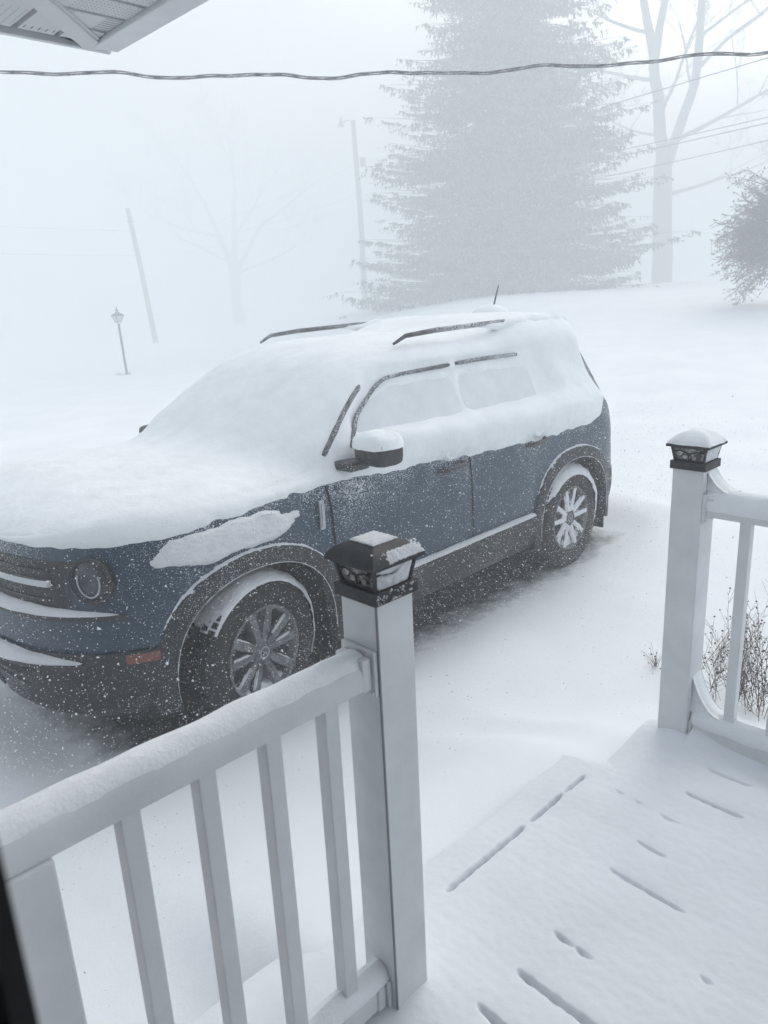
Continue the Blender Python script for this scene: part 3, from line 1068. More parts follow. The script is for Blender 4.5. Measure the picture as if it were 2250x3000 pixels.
def flare(hx, side, inner, outer, a0, a1, n=56):
    """wheel-arch cladding; section: root on body, proud shoulder, lip"""
    vs = []
    for i in range(n + 1):
        t = R(a0 + (a1 - a0) * i / n)
        c_, s_ = math.cos(t), math.sin(t)
        sq = 1 + .05 * abs(math.sin(2 * t)) ** 2       # slightly squared arch
        for (r, off) in ((outer, .002), (outer - .004, .022), ((inner + outer) / 2, .030), (inner + .012, .034), (inner, .026), (inner, -.03)):
            x, z = hx + r * sq * c_, .36 + r * sq * s_
            zz = max(z, .20)
            y = body_y(min(max(x, -3.3), .62), min(max(zz, .42), 1.0)) + off
            if x > .42: y -= (x - .42) * .1
            vs.append((x, side * y, zz))
    f = grid_faces(n + 1, 6)
    if side < 0: f = [q[::-1] for q in f]
    o = new_mesh('wheel_arch', vs, f, M['cladding'], car)
    mm = o.modifiers.new('split', 'EDGE_SPLIT'); mm.split_angle = R(35)
    # dusting of snow lying along the upper shoulder
    vs = []
    k0, k1 = (28, 150)
    for i in range(141):
        tdeg = k0 + (k1 - k0) * i / 140
        t = R(tdeg); c_, s_ = math.cos(t), math.sin(t)
        sq = 1 + .05 * abs(math.sin(2 * t)) ** 2
        for j in range(5):
            r = outer + .008 - .022 * j / 4
            fade = min(1, (tdeg - k0) / 25, (k1 - tdeg) / 25)
            hgt = (.007 * fade * (1 - (2 * j / 4 - 1) ** 2) + .008 * noise.noise(Vector((t * 14, j * .7, hx))) + .004 * noise.noise(Vector((t * 60, j, hx))) - .003) 
            x, z = hx + r * sq * c_, .36 + r * sq * s_
            y = body_y(min(max(x, -3.3), .62), min(max(z, .42), 1.0)) + .004 + .018 * j / 4 + hgt
            vs.append((x, side * y, z + hgt * .6))
    f = grid_faces(141, 5)
    new_mesh('arch_snow', vs, f if side > 0 else [q[::-1] for q in f], M['snow_packed'], o)
    # thin rime line on the inner lip
    pts = []
    for i in range(60):
        t = R(-8 + 190 * i / 59); sq = 1 + .05 * abs(math.sin(2 * t)) ** 2
        x, z = hx + (inner + .004) * sq * math.cos(t), .36 + (inner + .004) * sq * math.sin(t)
        y = body_y(min(max(x, -3.3), .62), min(max(z, .42), 1.0)) + .033
        pts.append((x, side * y, max(z, .2)))
    tube('rime_line', pts, [max(.0006, .0016 + .0026 * noise.noise(Vector((k * .55, 1, 1)))) for k in range(60)], M['snow_packed'], o, 5)
    return o


for s in (1, -1):
    flare(0, s, .425, .505, -14, 192)
    flare(WB, s, .425, .505, -14, 192)

# front end ---------------------------------------------------------
def nose_strip(name, y0, y1, z0, z1, off, mat, ny=40, nz=8, z0f=None, z1f=None, depth=.03, parent=None):
    P = np.zeros((ny + 1, nz + 1, 3))
    for i in range(ny + 1):
        y = y0 + (y1 - y0) * i / ny
        zb = z0f(y) if z0f else z0
        zt = z1f(y) if z1f else z1
        for j in range(nz + 1):
            z = zb + (zt - zb) * j / nz
            P[i, j] = (nose_x(abs(y), z) + off, y, z)
    bm = bmesh.new()
    bv = [bm.verts.new(tuple(p)) for p in P.reshape(-1, 3)]
    for f in grid_faces(ny + 1, nz + 1): bm.faces.new([bv[i] for i in f])
    be = [e for e in bm.edges if e.is_boundary]
    r = bmesh.ops.extrude_edge_only(bm, edges=be)
    for v in [g_ for g_ in r['geom'] if isinstance(g_, bmesh.types.BMVert)]: v.co.x -= depth
    bmesh.ops.recalc_face_normals(bm, faces=bm.faces)
    o = bm_obj(name, bm, mat, parent or car, True)
    mm = o.modifiers.new('split', 'EDGE_SPLIT'); mm.split_angle = R(40)
    return o


nose_strip('grille', -.80, .80, .735, .945, .006, M['cladding'], 60, 8, z0f=lambda y: .735 + .03 * (abs(y) / .8) ** 4)
nose_strip('grille_bar', -.56, .56, .835, .862, .022, M['chrome'], 40, 3)
nose_strip('grille_bar', -.56, .56, .775, .785, .014, M['trim'], 40, 2)
nose_strip('grille_bar', -.56, .56, .895, .905, .014, M['trim'], 40, 2)
nose_strip('bumper_lip', -.82, .82, .700, .722, .030, M['trim'], 50, 2)
nose_strip('lower_grille', -.62, .62, .36, .50, .010, M['dark'], 40, 4)
nose_strip('bumper_ledge', -.70, .70, .505, .520, .055, M['trim'], 50, 2, depth=.06)
for s in (1, -1):
    hl = empty('headlight', (0, 0, 0), 0, car)
    hy, hz = s * .725, .868
    hx = nose_x(.725, .868)
    nrm = Vector((1, s * .55, 0)).normalized()
    Mh = Matrix.Translation((hx + .016, hy, hz)) @ nrm.to_track_quat('Z', 'Y').to_matrix().to_4x4()
    def lathe(name, prof, mat, n=36, a0=0, a1=360, sx=1.0):
        A = Acc(); vs = []
        m_ = int(n * (a1 - a0) / 360)
        for i in range(m_ + 1):
            t = R(a0 + (a1 - a0) * i / m_)
            for (r, h) in prof: vs.append(tuple(Mh @ Vector((r * math.cos(t) * sx, r * math.sin(t), h))))
        A.add(vs, grid_faces(m_ + 1, len(prof)))
        o = A.build(name, mat, hl)
        m2 = o.modifiers.new('solid', 'SOLIDIFY'); m2.thickness = .003
        return o
    lathe('bezel', [(.096, -.03), (.102, .006), (.094, .012), (.084, .004), (.078, -.012)], M['trim'])
    lathe('lens', [(.001, .008), (.05, .006), (.082, .0), (.084, -.008)], M['lamp_glass'])
    # bright "C" light guide, open towards the grille, built as two legs joined below
    pts = [Mh @ Vector((.052 * math.sin(R(t)), -.066 * math.cos(R(t)), .012)) for t in range(-115, 120, 10)]
    A = Acc(); A.tube(pts, .0040, 6); A.build('light_guide', M['chrome'], hl)
    body_panel('side_marker', .30 + .155, .30 + .26, .505, .545, .012, M['amber'], 6, 2, side=s, skirt=.02) if s > 0 else None
# crescents of snow lying on the bumper ledges
def ledge_snow(name, y0, y1, z, hmax, depth, off, skew=0.0, seed=0):
    vs, n, m = [], 90, 8
    for i in range(n + 1):
        t = i / n
        y = y0 + (y1 - y0) * t
        env = max(0, math.sin(PI * min(1, max(0, t))) ** .55) * (1 - skew * t)
        base = nose_x(abs(y), z)
        for j in range(m + 1):
            w = j / m       # 0 at the wall, 1 at lip
            hh = hmax * env * (1 - w ** 2.2) + .003 * noise.noise(Vector((y * 12, w * 3, seed)))
            vs.append((base + off * w * (.35 + .65 * env) + .004, y, z + hh))
    new_mesh(name, vs, [f[::-1] for f in grid_faces(n + 1, m + 1)], M['snow_packed'], car)
ledge_snow('ledge_snow', -.80, .80, .722, .040, .05, .048, seed=1)
ledge_snow('ledge_snow', -.66, .69, .520, .050, .05, .062, seed=4)

# number-plate recess left empty; fender badge, side vent trim
y = body_y(-.43, .95)
bm = bmesh.new()
add_box(bm, (-.405, .938, .86), (-.375, .948, 1.0), .003)
add_box(bm, (-.402, .9485, .875), (-.385, .953, .985), .002)
bm_obj('fender_vent', bm, M['chrome'], car)
bm = bmesh.new()
for (lo_, hi_) in (((-.655, .9425, .700), (-.565, .9455, .703)), ((-.655, .9425, .752), (-.565, .9455, .755)), ((-.655, .9425, .7032), (-.652, .9455, .7518)), ((-.568, .9425, .7032), (-.565, .9455, .7518)),
                  ((-.645, .9425, .736), (-.575, .9455, .739)), ((-.645, .9425, .726), (-.590, .9455, .7285)), ((-.622, .9425, .709), (-.606, .9455, .720))):
    add_box(bm, lo_, hi_)
bm_obj('door_badge', bm, M['chrome'], fd if False else car)

# mirrors ----------------------------------------------------------
for s in (1, -1):
    mr = empty('side_mirror', (0, 0, 0), 0, car)
    bm = bmesh.new()
    add_box(bm, (-.100, -.100, -.070), (.075, .120, .070), .045)
    Mm = Matrix.Translation((-.665, s * 1.045, 1.200 if s > 0 else 1.085)) @ Matrix.Rotation(R(-8 * s), 4, 'Z')
    for v in bm.verts:
        v.co.x *= 1.0 - .25 * (v.co.y if s > 0 else v.co.y)
        v.co.y *= s
        v.co = Mm @ v.co
    bmesh.ops.subdivide_edges(bm, edges=bm.edges, cuts=1)
    bmesh.ops.recalc_face_normals(bm, faces=bm.faces)
    o = bm_obj('mirror_housing', bm, M['trim'], mr, True)
    mm = o.modifiers.new('sub', 'SUBSURF'); mm.levels = mm.render_levels = 1
    bm = bmesh.new()
    add_box(bm, (-.68, .84 if s > 0 else -.99, 1.105), (-.55, .99 if s > 0 else -.84, 1.15), .015)
    bm_obj('mirror_arm', bm, M['trim'], mr, True)
    vs, n = [], 22
    for i in range(n + 1):
        for j in range(n + 1):
            a_, b_ = -1 + 2 * i / n, -1 + 2 * j / n
            # square -> disc-ish
            px, py = a_ * math.sqrt(1 - b_ * b_ / 2.6), b_ * math.sqrt(1 - a_ * a_ / 2.6)
            m_ = min(1, max(abs(a_), abs(b_)))
            h = (.068 if s > 0 else .06) * (1 - m_ ** 2.6) ** .6 + .004 * noise.noise(Vector((px * 3, py * 3, 4)))
            vs.append(tuple(Mm @ Vector((px * .108 - .012, s * (py * .122 + .004), (.030 if s > 0 else -.01) + h - .01 * (m_ > .98)))))
    f = grid_faces(n + 1, n + 1)
    new_mesh('snow_cap', vs, f if s > 0 else [q_[::-1] for q_ in f], M['snow'], mr)


# wheels -----------------------------------------------------------
def lathe_y(prof, n, a0=0.0, a1=360.0):
    """profile (r, y) revolved around the wheel's axle (local y)"""
    vs = []
    for i in range(n + (0 if a1 - a0 >= 360 else 1)):
        t = R(a0 + (a1 - a0) * i / n)
        for (r, y) in prof: vs.append((r * math.cos(t), y, r * math.sin(t)))
    m = len(prof); fs = []
    cnt = n if a1 - a0 >= 360 else n
    for i in range(cnt):
        a, b = i * m, ((i + 1) % n if a1 - a0 >= 360 else i + 1) * m
        for k in range(m - 1): fs.append((a + k, b + k, b + k + 1, a + k + 1))
    return vs, fs


def make_wheel():
    w = empty('wheel', (0, 0, 0), 0, car)
    # local +y is outward; outer tyre face at y = 0.105
    tp = [(.222, -.10), (.27, -.108), (.325, -.110), (.347, -.090), (.352, -.05), (.353, 0), (.352, .05), (.347, .090), (.325, .110), (.30, .115), (.27, .112), (.24, .104), (.224, .098), (.222, .085)]
    v, f = lathe_y(tp, 72)
    A = Acc(); A.add(v, f)
    # tread blocks
    for k in range(60):
        t = 2 * PI * k / 60
        for row, (y0, y1, off) in enumerate(((-.100, -.066, 0), (-.058, -.022, .5), (-.014, .020, 0), (.028, .062, .5), (.070, .100, 0))):
            tt = t + off * 2 * PI / 60
            d = 2 * PI / 60 * .36
            r0_, r1_ = .345, (.361 if 0 < row < 4 else .357)
            c = []
            for (ta, ya) in ((tt - d, y0), (tt + d, y0), (tt + d, y1), (tt - d, y1)):
                for r_ in (r0_, r1_): c.append((r_ * math.cos(ta), ya, r_ * math.sin(ta)))
            A.add(c, [(1, 3, 5, 7), (0, 1, 3, 2)[::-1], (2, 3, 5, 4)[::-1], (4, 5, 7, 6)[::-1], (6, 7, 1, 0)[::-1]])
    ty = A.build('tyre', M['tyre'], w)
    mm = ty.modifiers.new('split', 'EDGE_SPLIT'); mm.split_angle = R(38)
    A = Acc()
    v, f = lathe_y([(.224, .098), (.226, .106), (.218, .110), (.210, .104), (.205, .085), (.200, .02), (.195, -.09)], 64); A.add(v, f)
    v, f = lathe_y([(.001, -.02), (.15, -.03), (.195, -.04)], 32); A.add(v, f)
    rim = A.build('rim', M['rim'], w)
    # five split spokes
    bm = bmesh.new()
    for k in range(5):
        a = R(90 + 72 * k)
        ca, sa_ = math.cos(a), math.sin(a)
        def P(r, wdt, y): return (ca * r - sa_ * wdt, y, sa_ * r + ca * wdt)
        for sgn in (-1, 1):
            ring = []
            for (r, c, hw, y) in ((.045, .015, .018, .088), (.10, .026, .024, .093), (.16, .042, .023, .098), (.208, .058, .027, .100)):
                ring.append([bm.verts.new(P(r, sgn * c - hw, y - .030)), bm.verts.new(P(r, sgn * c - hw * .8, y)), bm.verts.new(P(r, sgn * c + hw * .8, y)), bm.verts.new(P(r, sgn * c + hw, y - .030))])
            for r_a, r_b in zip(ring, ring[1:]):
                for j in range(3): bm.faces.new((r_a[j], r_a[j + 1], r_b[j + 1], r_b[j]))
    bmesh.ops.recalc_face_normals(bm, faces=bm.faces)
    bm_obj('spokes', bm, M['rim'], w)
    A = Acc()
    v, f = lathe_y([(.001, .100), (.030, .100), (.034, .094), (.060, .088), (.066, .060)], 40); A.add(v, f)
    for k in range(5):
        a = R(126 + 72 * k)
        v, f = lathe_y([(.0005, .098), (.008, .098), (.0095, .085)], 8)
        A.add([(x + .050 * math.cos(a), y, z + .050 * math.sin(a)) for x, y, z in v], f)
    A.build('hub', M['rim'], w)
    A = Acc()
    v, f = lathe_y([(.024, .1005), (.026, .103), (.029, .103), (.030, .1005)], 32); A.add(v, f)
    # small leaping-horse emblem on the centre cap, simplified
    for (p0, p1, r_) in (((-.010, -.004), (.008, .006), .0032), ((.006, .004), (.012, .012), .0024), ((-.010, -.004), (-.013, -.013), .0015), ((-.006, -.003), (-.005, -.013), .0015), ((.004, .001), (.012, -.004), .0014), ((.002, 0), (.008, -.008), .0014)):
        A.tube([(p0[0], .1015, p0[1]), (p1[0], .1015, p1[1])], r_, 5)
    A.build('centre_cap', M['chrome'], w)
    return w


def wheel_snow(w, side, frontw, amt):
    sh = 0.0 if frontw else 1.0
    # crescent of packed snow over the tyre's top and outer shoulder (outside seen face)
    vs, n, m = [], 90, 10
    a0, a1 = (35, 205) if frontw else (30, 215)
    prof = [(.361, -.105), (.363, -.075), (.364, -.03), (.364, 0), (.364, .03), (.363, .06), (.358, .085), (.348 - .004 * sh, .106), (.336 - .03 * sh, .114 + .004 * sh)]
    for i in range(n + 1):
        td = a0 + (a1 - a0) * i / n
        t = R(td)
        fade = min(1, (td - a0) / 35, (a1 - td) / 60)
        for j, (r, y) in enumerate(prof):
            e = 1 - (abs(j - 3.8) / (5.2 + sh)) ** 2
            nz_ = noise.noise(Vector((t * 6, j * .5, side * 3 + frontw)))
            h = amt * fade * e * 1.0 + .007 * nz_ - .008 + .004 * fade
            rr2 = r + h * (1 if j < 6 else .5)
            vs.append((rr2 * math.cos(t) , y + (h if j >= 5 else 0) , rr2 * math.sin(t)))
    return new_mesh('snow_cap', vs, grid_faces(n + 1, len(prof)), M['snow_packed'], w)


def rim_snow(w, level, caked):
    # snow lying in the bottom of the rim and, on the rear wheel, caked on the spokes
    vs, fs = [], []
    pts = []
    n = 40
    lim = math.acos(min(1, level / .205))
    half = R(180) * 0 + lim
    A = Acc()
    vs = []
    for i in range(n + 1):
        t = -PI / 2 - half + 2 * half * i / n
        x = .205 * math.cos(t); zb = .205 * math.sin(t)
        zt = -level + .012 * noise.noise(Vector((x * 25, 2, level * 40))) + .012 * math.sin(x * 30)
        zt = max(zt, zb)
        for j in range(5):
            z = zb + (zt - zb) * j / 4
            vs.append((x, .074 + .010 * (1 - j / 4), z))
        vs.append((x, -.02, zt + .01))
    A.add(vs, grid_faces(n + 1, 6))
    if caked:
        for k in range(5):
            a = R(90 + 72 * k); ca, sa_ = math.cos(a), math.sin(a)
            for sgn in (-1, 1):
                vs = []
                for i in range(13):
                    r = .05 + .155 * i / 12
                    c = .014 + .043 * (r - .045) / .16
                    for j in range(6):
                        wd = (-1 + 2 * j / 5)
                        hw = .024 * (1 + .35 * noise.noise(Vector((r * 30, k * 3 + sgn, 1))))
                        y = .093 + .008 * (1 - wd * wd) + .003 * noise.noise(Vector((r * 60, wd * 2, k))) + .006 * (r - .05) / .15 - .010 * (abs(wd) > .9)
                        ww = sgn * c + wd * hw
                        vs.append((ca * r - sa_ * ww, y, sa_ * r + ca * ww))
                A.add(vs, grid_faces(13, 6))
    else:
        # wind-laid snow clinging to one flank of each spoke
        for k in range(5):
            a = R(90 + 72 * k); ca, sa_ = math.cos(a), math.sin(a)
            for sgn in (-1, 1):
                if (k, sgn) in ((0, -1),): continue
                vs = []
                for i in range(13):
                    r = .085 + .118 * i / 12
                    c = .014 + .043 * (r - .045) / .16
                    up_ = 1 if ca >= 0 else -1        # the flank facing up
                    e = math.sin(PI * i / 12) ** .5
                    for j in range(5):
                        ww = sgn * c + up_ * (.019 + e * .008 * j / 4 * (1 + .6 * noise.noise(Vector((r * 40, k, sgn)))))
                        vs.append((ca * r - sa_ * ww, .096 - .012 * (j / 4) ** 2 + .003 * e, sa_ * r + ca * ww))
                A.add(vs, grid_faces(13, 5))
    o = A.build('rim_snow', M['snow_packed'], w); o['kind'] = 'stuff'
    return o


w0 = make_wheel()
wheels = []
for i, (wx, s) in enumerate(((0, 1), (WB, 1), (0, -1), (WB, -1))):
    if i == 0: w = w0
    else:
        w = w0.copy(); COL.objects.link(w); w.parent = car
        for ch in [c_ for c_ in w0.children if c_.name.split('.')[0] in ('tyre', 'rim', 'spokes', 'hub', 'centre_cap')]:
            c2 = ch.copy(); COL.objects.link(c2); c2.parent = w
    w.location = (wx, s * .812, .353)
    steer = R(9) if wx == 0 else 0
    w.rotation_euler = (0, (R(10), R(40), R(25), R(63))[i] * 0, (0 if s > 0 else PI) + steer)
    wheels.append(w)
for i, w in enumerate(wheels):
    frontw = (i % 2 == 0)
    wheel_snow(w, 1 if i < 2 else -1, frontw, .024)
    rim_snow(w, .165 if frontw else .125, not frontw)
for s in (1, -1):
    bm = bmesh.new(); add_box(bm, (-3.17, .66 if s > 0 else -.90, .155), (-3.155, .90 if s > 0 else -.66, .46), .004); bm_obj('mud_flap', bm, M['cladding'], car)
    bm = bmesh.new(); add_box(bm, (-.475, .70 if s > 0 else -.89, .16), (-.460, .89 if s > 0 else -.70, .40), .004); bm_obj('mud_flap', bm, M['cladding'], car)

# tail light
for s in (1, -1):
    body_panel('tail_light', -3.40, -3.22, .84, 1.10, .006, M['trim'], 8, 8, side=s)

# ---------------------------------------------------------------- snow over the car
SX = 330
fxs = np.interp(np.linspace(0, 1, SX), np.linspace(0, 1, NX), np.arange(NX))
# finer rows across
rows = np.linspace(0, NF - 1, 300)
def resample(A):
    i0 = np.clip(np.floor(fxs).astype(int), 0, NX - 2); a = (fxs - i0)[:, None, None]
    T = A[i0] * (1 - a) + A[i0 + 1] * a
    j0 = np.clip(np.floor(rows).astype(int), 0, NF - 2); b = (rows - j0)[None, :, None]
    return T[:, j0] * (1 - b) + T[:, j0 + 1] * b
GP = resample(G); GN = resample(Nn); GN /= np.linalg.norm(GN, axis=-1, keepdims=True)
X, Y, Zc = GP[..., 0], GP[..., 1], GP[..., 2]
nz1 = np.zeros_like(X); nz2 = np.zeros_like(X); nz3 = np.zeros_like(X)
for i in range(X.shape[0]):
    for j in range(X.shape[1]):
        p = (X[i, j], Y[i, j], Zc[i, j])
        nz1[i, j] = fbm(p[0] * 2.6, p[1] * 2.6, p[2] * 2.6, 3)
        if Zc[i, j] < 1.16: nz2[i, j] = fbm(p[0] * 19 + 4, p[1] * 19, p[2] * 19, 5)
ze = np.interp(X, [-3.5, -3.0, -2.9, -2.3, -1.55, -1.2, -.85, -.65, -.2, .4, .7, .9], [1.02, 1.01, .985, .965, 1.000, 1.02, 1.035, 1.045, 1.035, .995, .985, .985])
# the snow edge dips around the handles' plateau
ze = ze + nz2 * .035 * np.where(X > .2, .45, 1) + .02 * nz1 * np.where(X > .2, .4, 1)
side_w = sstep((np.abs(Y) - .60) / .2)
cab = sstep((-.62 - X) / .25)
T = .085 + .02 * nz1
glass = np.exp(-((Zc - 1.36) / .14) ** 2) * side_w * cab
belt = np.exp(-((Zc - 1.115) / .075) ** 2) * side_w * cab
T = T * (1 - .55 * glass) + .55 * .040 * glass
inwin = sstep((Zc - 1.19 - .03 * nz1) / .07) * sstep((np.minimum(1.535, 1.262 + (-.72 - X) * .87) - Zc + .006) / .022) * sstep((-.74 - X) / .05) * sstep((X + 2.62 + .12 * nz1) / .35) * side_w
inwin *= 1 - .35 * np.exp(-((X + 1.63) / .04) ** 2)
T = T + .030 * belt
T = np.where(Zc > 1.56, .042 + .02 * nz1, T)
T = T + .075 * sstep((-1.95 - X) / .5) * (Zc > 1.50) * sstep((Zc - 1.50) / .08)
T = T + .03 * sstep((-2.1 - X) / .3) * np.exp(-((np.abs(Y) - .60) / .12) ** 2) * (Zc > 1.5)
edge = np.clip((Zc - ze) / .13, 0, 1) ** .8
T = T * edge - .004 * (1 - edge)
T = T * (1 - inwin) + .010 * inwin
# rear corner left bare below the roof
rear = sstep((X + 3.10 - .10 * np.clip(Zc - 1.1, 0, 1) + .05 * nz1) / .10)
rear = np.where(Zc > 1.60, 1, rear)
T = T * rear - .008 * (1 - rear)
for _ in range(4):
    T[1:-1, 1:-1] = .5 * T[1:-1, 1:-1] + .125 * (T[:-2, 1:-1] + T[2:, 1:-1] + T[1:-1, :-2] + T[1:-1, 2:])
SP = GP + GN * T[..., None]
# fill the cowl, the windscreen foot and soften everything thick
wt = (sstep((T - .02) / .03) * (1 - .85 * side_w * cab * (Zc < 1.55)))[..., None]
for _ in range(60):
    L = SP.copy()
    L[1:-1, 1:-1] = .25 * (SP[:-2, 1:-1] + SP[2:, 1:-1] + SP[1:-1, :-2] + SP[1:-1, 2:])
    SP = SP + (L - SP) * wt * .9
iw = (inwin * sstep((Zc - 1.14) / .10))[..., None]
SP = SP * (1 - iw) + (GP + GN * .012) * iw
# keep it above the body
dd = ((SP - GP) * GN).sum(-1)
fix = np.where(T > .022, np.maximum(.010 - dd, 0), 0)
SP = SP + GN * fix[..., None]
# small-scale roughness
kk = (T > .004)
nz4 = np.zeros_like(X)
for i in range(X.shape[0]):
    for j in range(X.shape[1]):
        nz4[i, j] = noise.noise(Vector((X[i, j] * 5 + 2, Y[i, j] * 9, Zc[i, j] * 9))) + .4 * noise.noise(Vector((X[i, j] * 17, Y[i, j] * 25, Zc[i, j] * 25)))
SP = SP + GN * np.where(T > .03, .0055 * nz4, 0)[..., None]
SP[..., 2] += np.where(kk, .0035 * nz2, 0)
keep = np.maximum.reduce([T[:-1, :-1], T[1:, :-1], T[1:, 1:], T[:-1, 1:]]) > -.0030
new_mesh('snow_cover', *compact(SP.reshape(-1, 3), [f[::-1] for f in grid_faces(SP.shape[0], SP.shape[1], keep)]), M['snow'], car)


def snow_y(x, z):
    m = (np.abs(SP[..., 0] - x) < .02) & (np.abs(SP[..., 2] - z) < .02) & (SP[..., 1] > 0)
    return float(SP[..., 1][m].mean()) if m.any() else body_y(x, z)


# patch of snow on the front wing above the wheel arch
def wing_patch(cx0, cx1, cz0, cz1, th, seed, name='snow_patch', slope=0.0):
    n, m = 110, 60
    vs = []; ks = np.zeros((n + 1, m + 1))
    for i in range(n + 1):
        x = cx0 + (cx1 - cx0) * i / n
        for j in range(m + 1):
            z = cz0 + (cz1 - cz0) * j / m + slope * (x - cx0)
            f, s_ = fx_of(x), fs_of(x, z)
            u_, v_ = 2 * i / n - 1, 2 * j / m - 1
            e = 1 - (abs(u_) ** 3 + abs(v_) ** 2.4)
            t_ = th * float(sstep(e * 1.35)) + .034 * fbm(x * 7, z * 15, seed, 5) * (1.2 if e < .6 else .5) - .009
            if e < .02: t_ = -.01
            ks[i, j] = t_
            p = sample(G, f, s_) + sample(Nn, f, s_) * max(t_, -.003)
            vs.append(tuple(p))
    k = np.maximum.reduce([ks[:-1, :-1], ks[1:, :-1], ks[1:, 1:], ks[:-1, 1:]]) > -.002
    fs = grid_faces(n + 1, m + 1, k)
    return new_mesh(name, *compact(vs, fs), M['snow_packed'], car)
wing_patch(.50, -.30, .855, 1.01, .034, 2.0, slope=-.02)

# dark trims that show through the snow, each a curved bar standing proud of it
def trim_bar(name, pts, wid, proud, parent=None, mat=None):
    P3 = []
    for (x, z) in pts: P3.append(Vector((x, snow_y(x, z) + proud, z)))
    # resample
    out = []
    for a, b in zip(P3, P3[1:]):
        for k in range(6): out.append(a.lerp(b, k / 6))
    out.append(P3[-1])
    for _ in range(4):
        out = [out[0]] + [out[i - 1] * .25 + out[i] * .5 + out[i + 1] * .25 for i in range(1, len(out) - 1)] + [out[-1]]
    vs, fs = [], []
    for i, p in enumerate(out):
        t = (out[min(i + 1, len(out) - 1)] - out[max(i - 1, 0)]).normalized()
        nrm = Vector((0, .93, .36)); w_ = t.cross(nrm).normalized()
        e = min(1, .7 + i / 4, .8 + (len(out) - 1 - i) / 3)
        wv = wid * e * (1 + .18 * noise.noise(Vector((i * .8, 2, wid * 90))))
        for (a, b) in ((-1, -1.6), (-1, .6), (-.4, 1), (.4, 1), (1, .6), (1, -1.6)):
            vs.append(tuple(p + w_ * a * wv / 2 + nrm * b * .008))
        if i:
            for k in range(6): fs.append(((i - 1) * 6 + k, (i - 1) * 6 + (k + 1) % 6, i * 6 + (k + 1) % 6, i * 6 + k))
    fs.append(tuple(range(6))); fs.append(tuple(range(len(vs) - 6, len(vs))))
    o = new_mesh(name, vs, fs, mat or M['dusty_trim'], parent or car)
    mm = o.modifiers.new('split', 'EDGE_SPLIT'); mm.split_angle = R(40)
    return o
TRIMS = [('window_visor', [(-.665, 1.20), (-.72, 1.255), (-.82, 1.33), (-.92, 1.40), (-1.00, 1.455), (-1.08, 1.49), (-1.3, 1.50), (-1.60, 1.508)], .021, .004),
         ('window_visor', [(-1.665, 1.512), (-1.95, 1.515), (-2.27, 1.512)], .023, .004),
         ('windscreen_pillar', [(-.515, 1.18), (-.59, 1.25), (-.73, 1.36), (-.84, 1.43), (-.90, 1.465)], .025, .004),
         ('rear_pillar_trim', [(-3.02, 1.595), (-3.06, 1.52), (-3.10, 1.42), (-3.14, 1.30), (-3.155, 1.26)], .040, .004)]
for t_ in TRIMS: trim_bar(*t_)

# roof rails
for s in (1, -1):
    pts = [(-1.27, s * .612, 1.65), (-1.36, s * .622, 1.688), (-1.6, s * .63, 1.703), (-2.2, s * .63, 1.715), (-2.75, s * .63, 1.712), (-2.95, s * .62, 1.69)]
    o = tube('roof_rail', pts, [.008, .013, .015, .015, .015, .012], M['dusty_trim'], car, 8)
for s in (1, -1):
    n = 26
    pts = [(-2.02 - 1.02 * i / n, s * .628, 1.695 + .006 * math.sin(i * .9)) for i in range(n + 1)]
    rr_ = [.052 * min(1, (i / n * 1.8) ** .6 + .02, ((n - i) / n * 5) ** .5 + .02) * (1 + .25 * noise.noise(Vector((i * .6, s, 2)))) for i in range(n + 1)]
    tube('rail_snow', pts, rr_, M['snow'], car, 12)
# antenna
pts = [(-3.00, 0, 1.72), (-3.03, 0, 1.80), (-3.09, 0, 1.93)]
tube('antenna', [(-3.00, 0, 1.72), (-3.02, 0, 1.78), (-3.09, 0.0, 1.945)], [.010, .007, .0045], M['trim'], car, 6)
bm = bmesh.new(); bmesh.ops.create_uvsphere(bm, u_segments=20, v_segments=10, radius=1, matrix=Matrix.Translation((-2.98, 0, 1.735)) @ Matrix.Diagonal((.17, .12, .075, 1)))
bm_obj('snow_mound', bm, M['snow'], car, True)
# wind-scooped snow knobs above each handle
for (hx, hz) in ((-1.36, 1.03), (-2.20, 1.03)):
    y = snow_y(hx, hz)
    A = Acc(); vs = []
    n = 26
    for i in range(n):
        t = 2 * PI * i / n
        for (r, o_) in ((.050, -.012), (.040, .004), (.030, .010), (.020, .004), (.010, -.012), (.001, -.016)):
            vs.append((hx + r * 1.25 * math.cos(t) - .01, y + o_ * (1 + .3 * noise.noise(Vector((math.cos(t) * 2, math.sin(t) * 2, hx)))), hz + .012 + r * .8 * math.sin(t)))
    fs = [(i * 6 + k, ((i + 1) % n) * 6 + k, ((i + 1) % n) * 6 + k + 1, i * 6 + k + 1) for i in range(n) for k in range(5)]
    A.add(vs, [f[::-1] for f in fs]); A.build('handle_snow', M['snow'], car)

# ================================================================== background
def at(az, dist, z=None):
    x, y = math.sin(R(az)) * dist, math.cos(R(az)) * dist
    return Vector((x, y, ground_z(x, y) if z is None else z))


def zel(dist, el): return CAM_H + dist * math.tan(R(el))


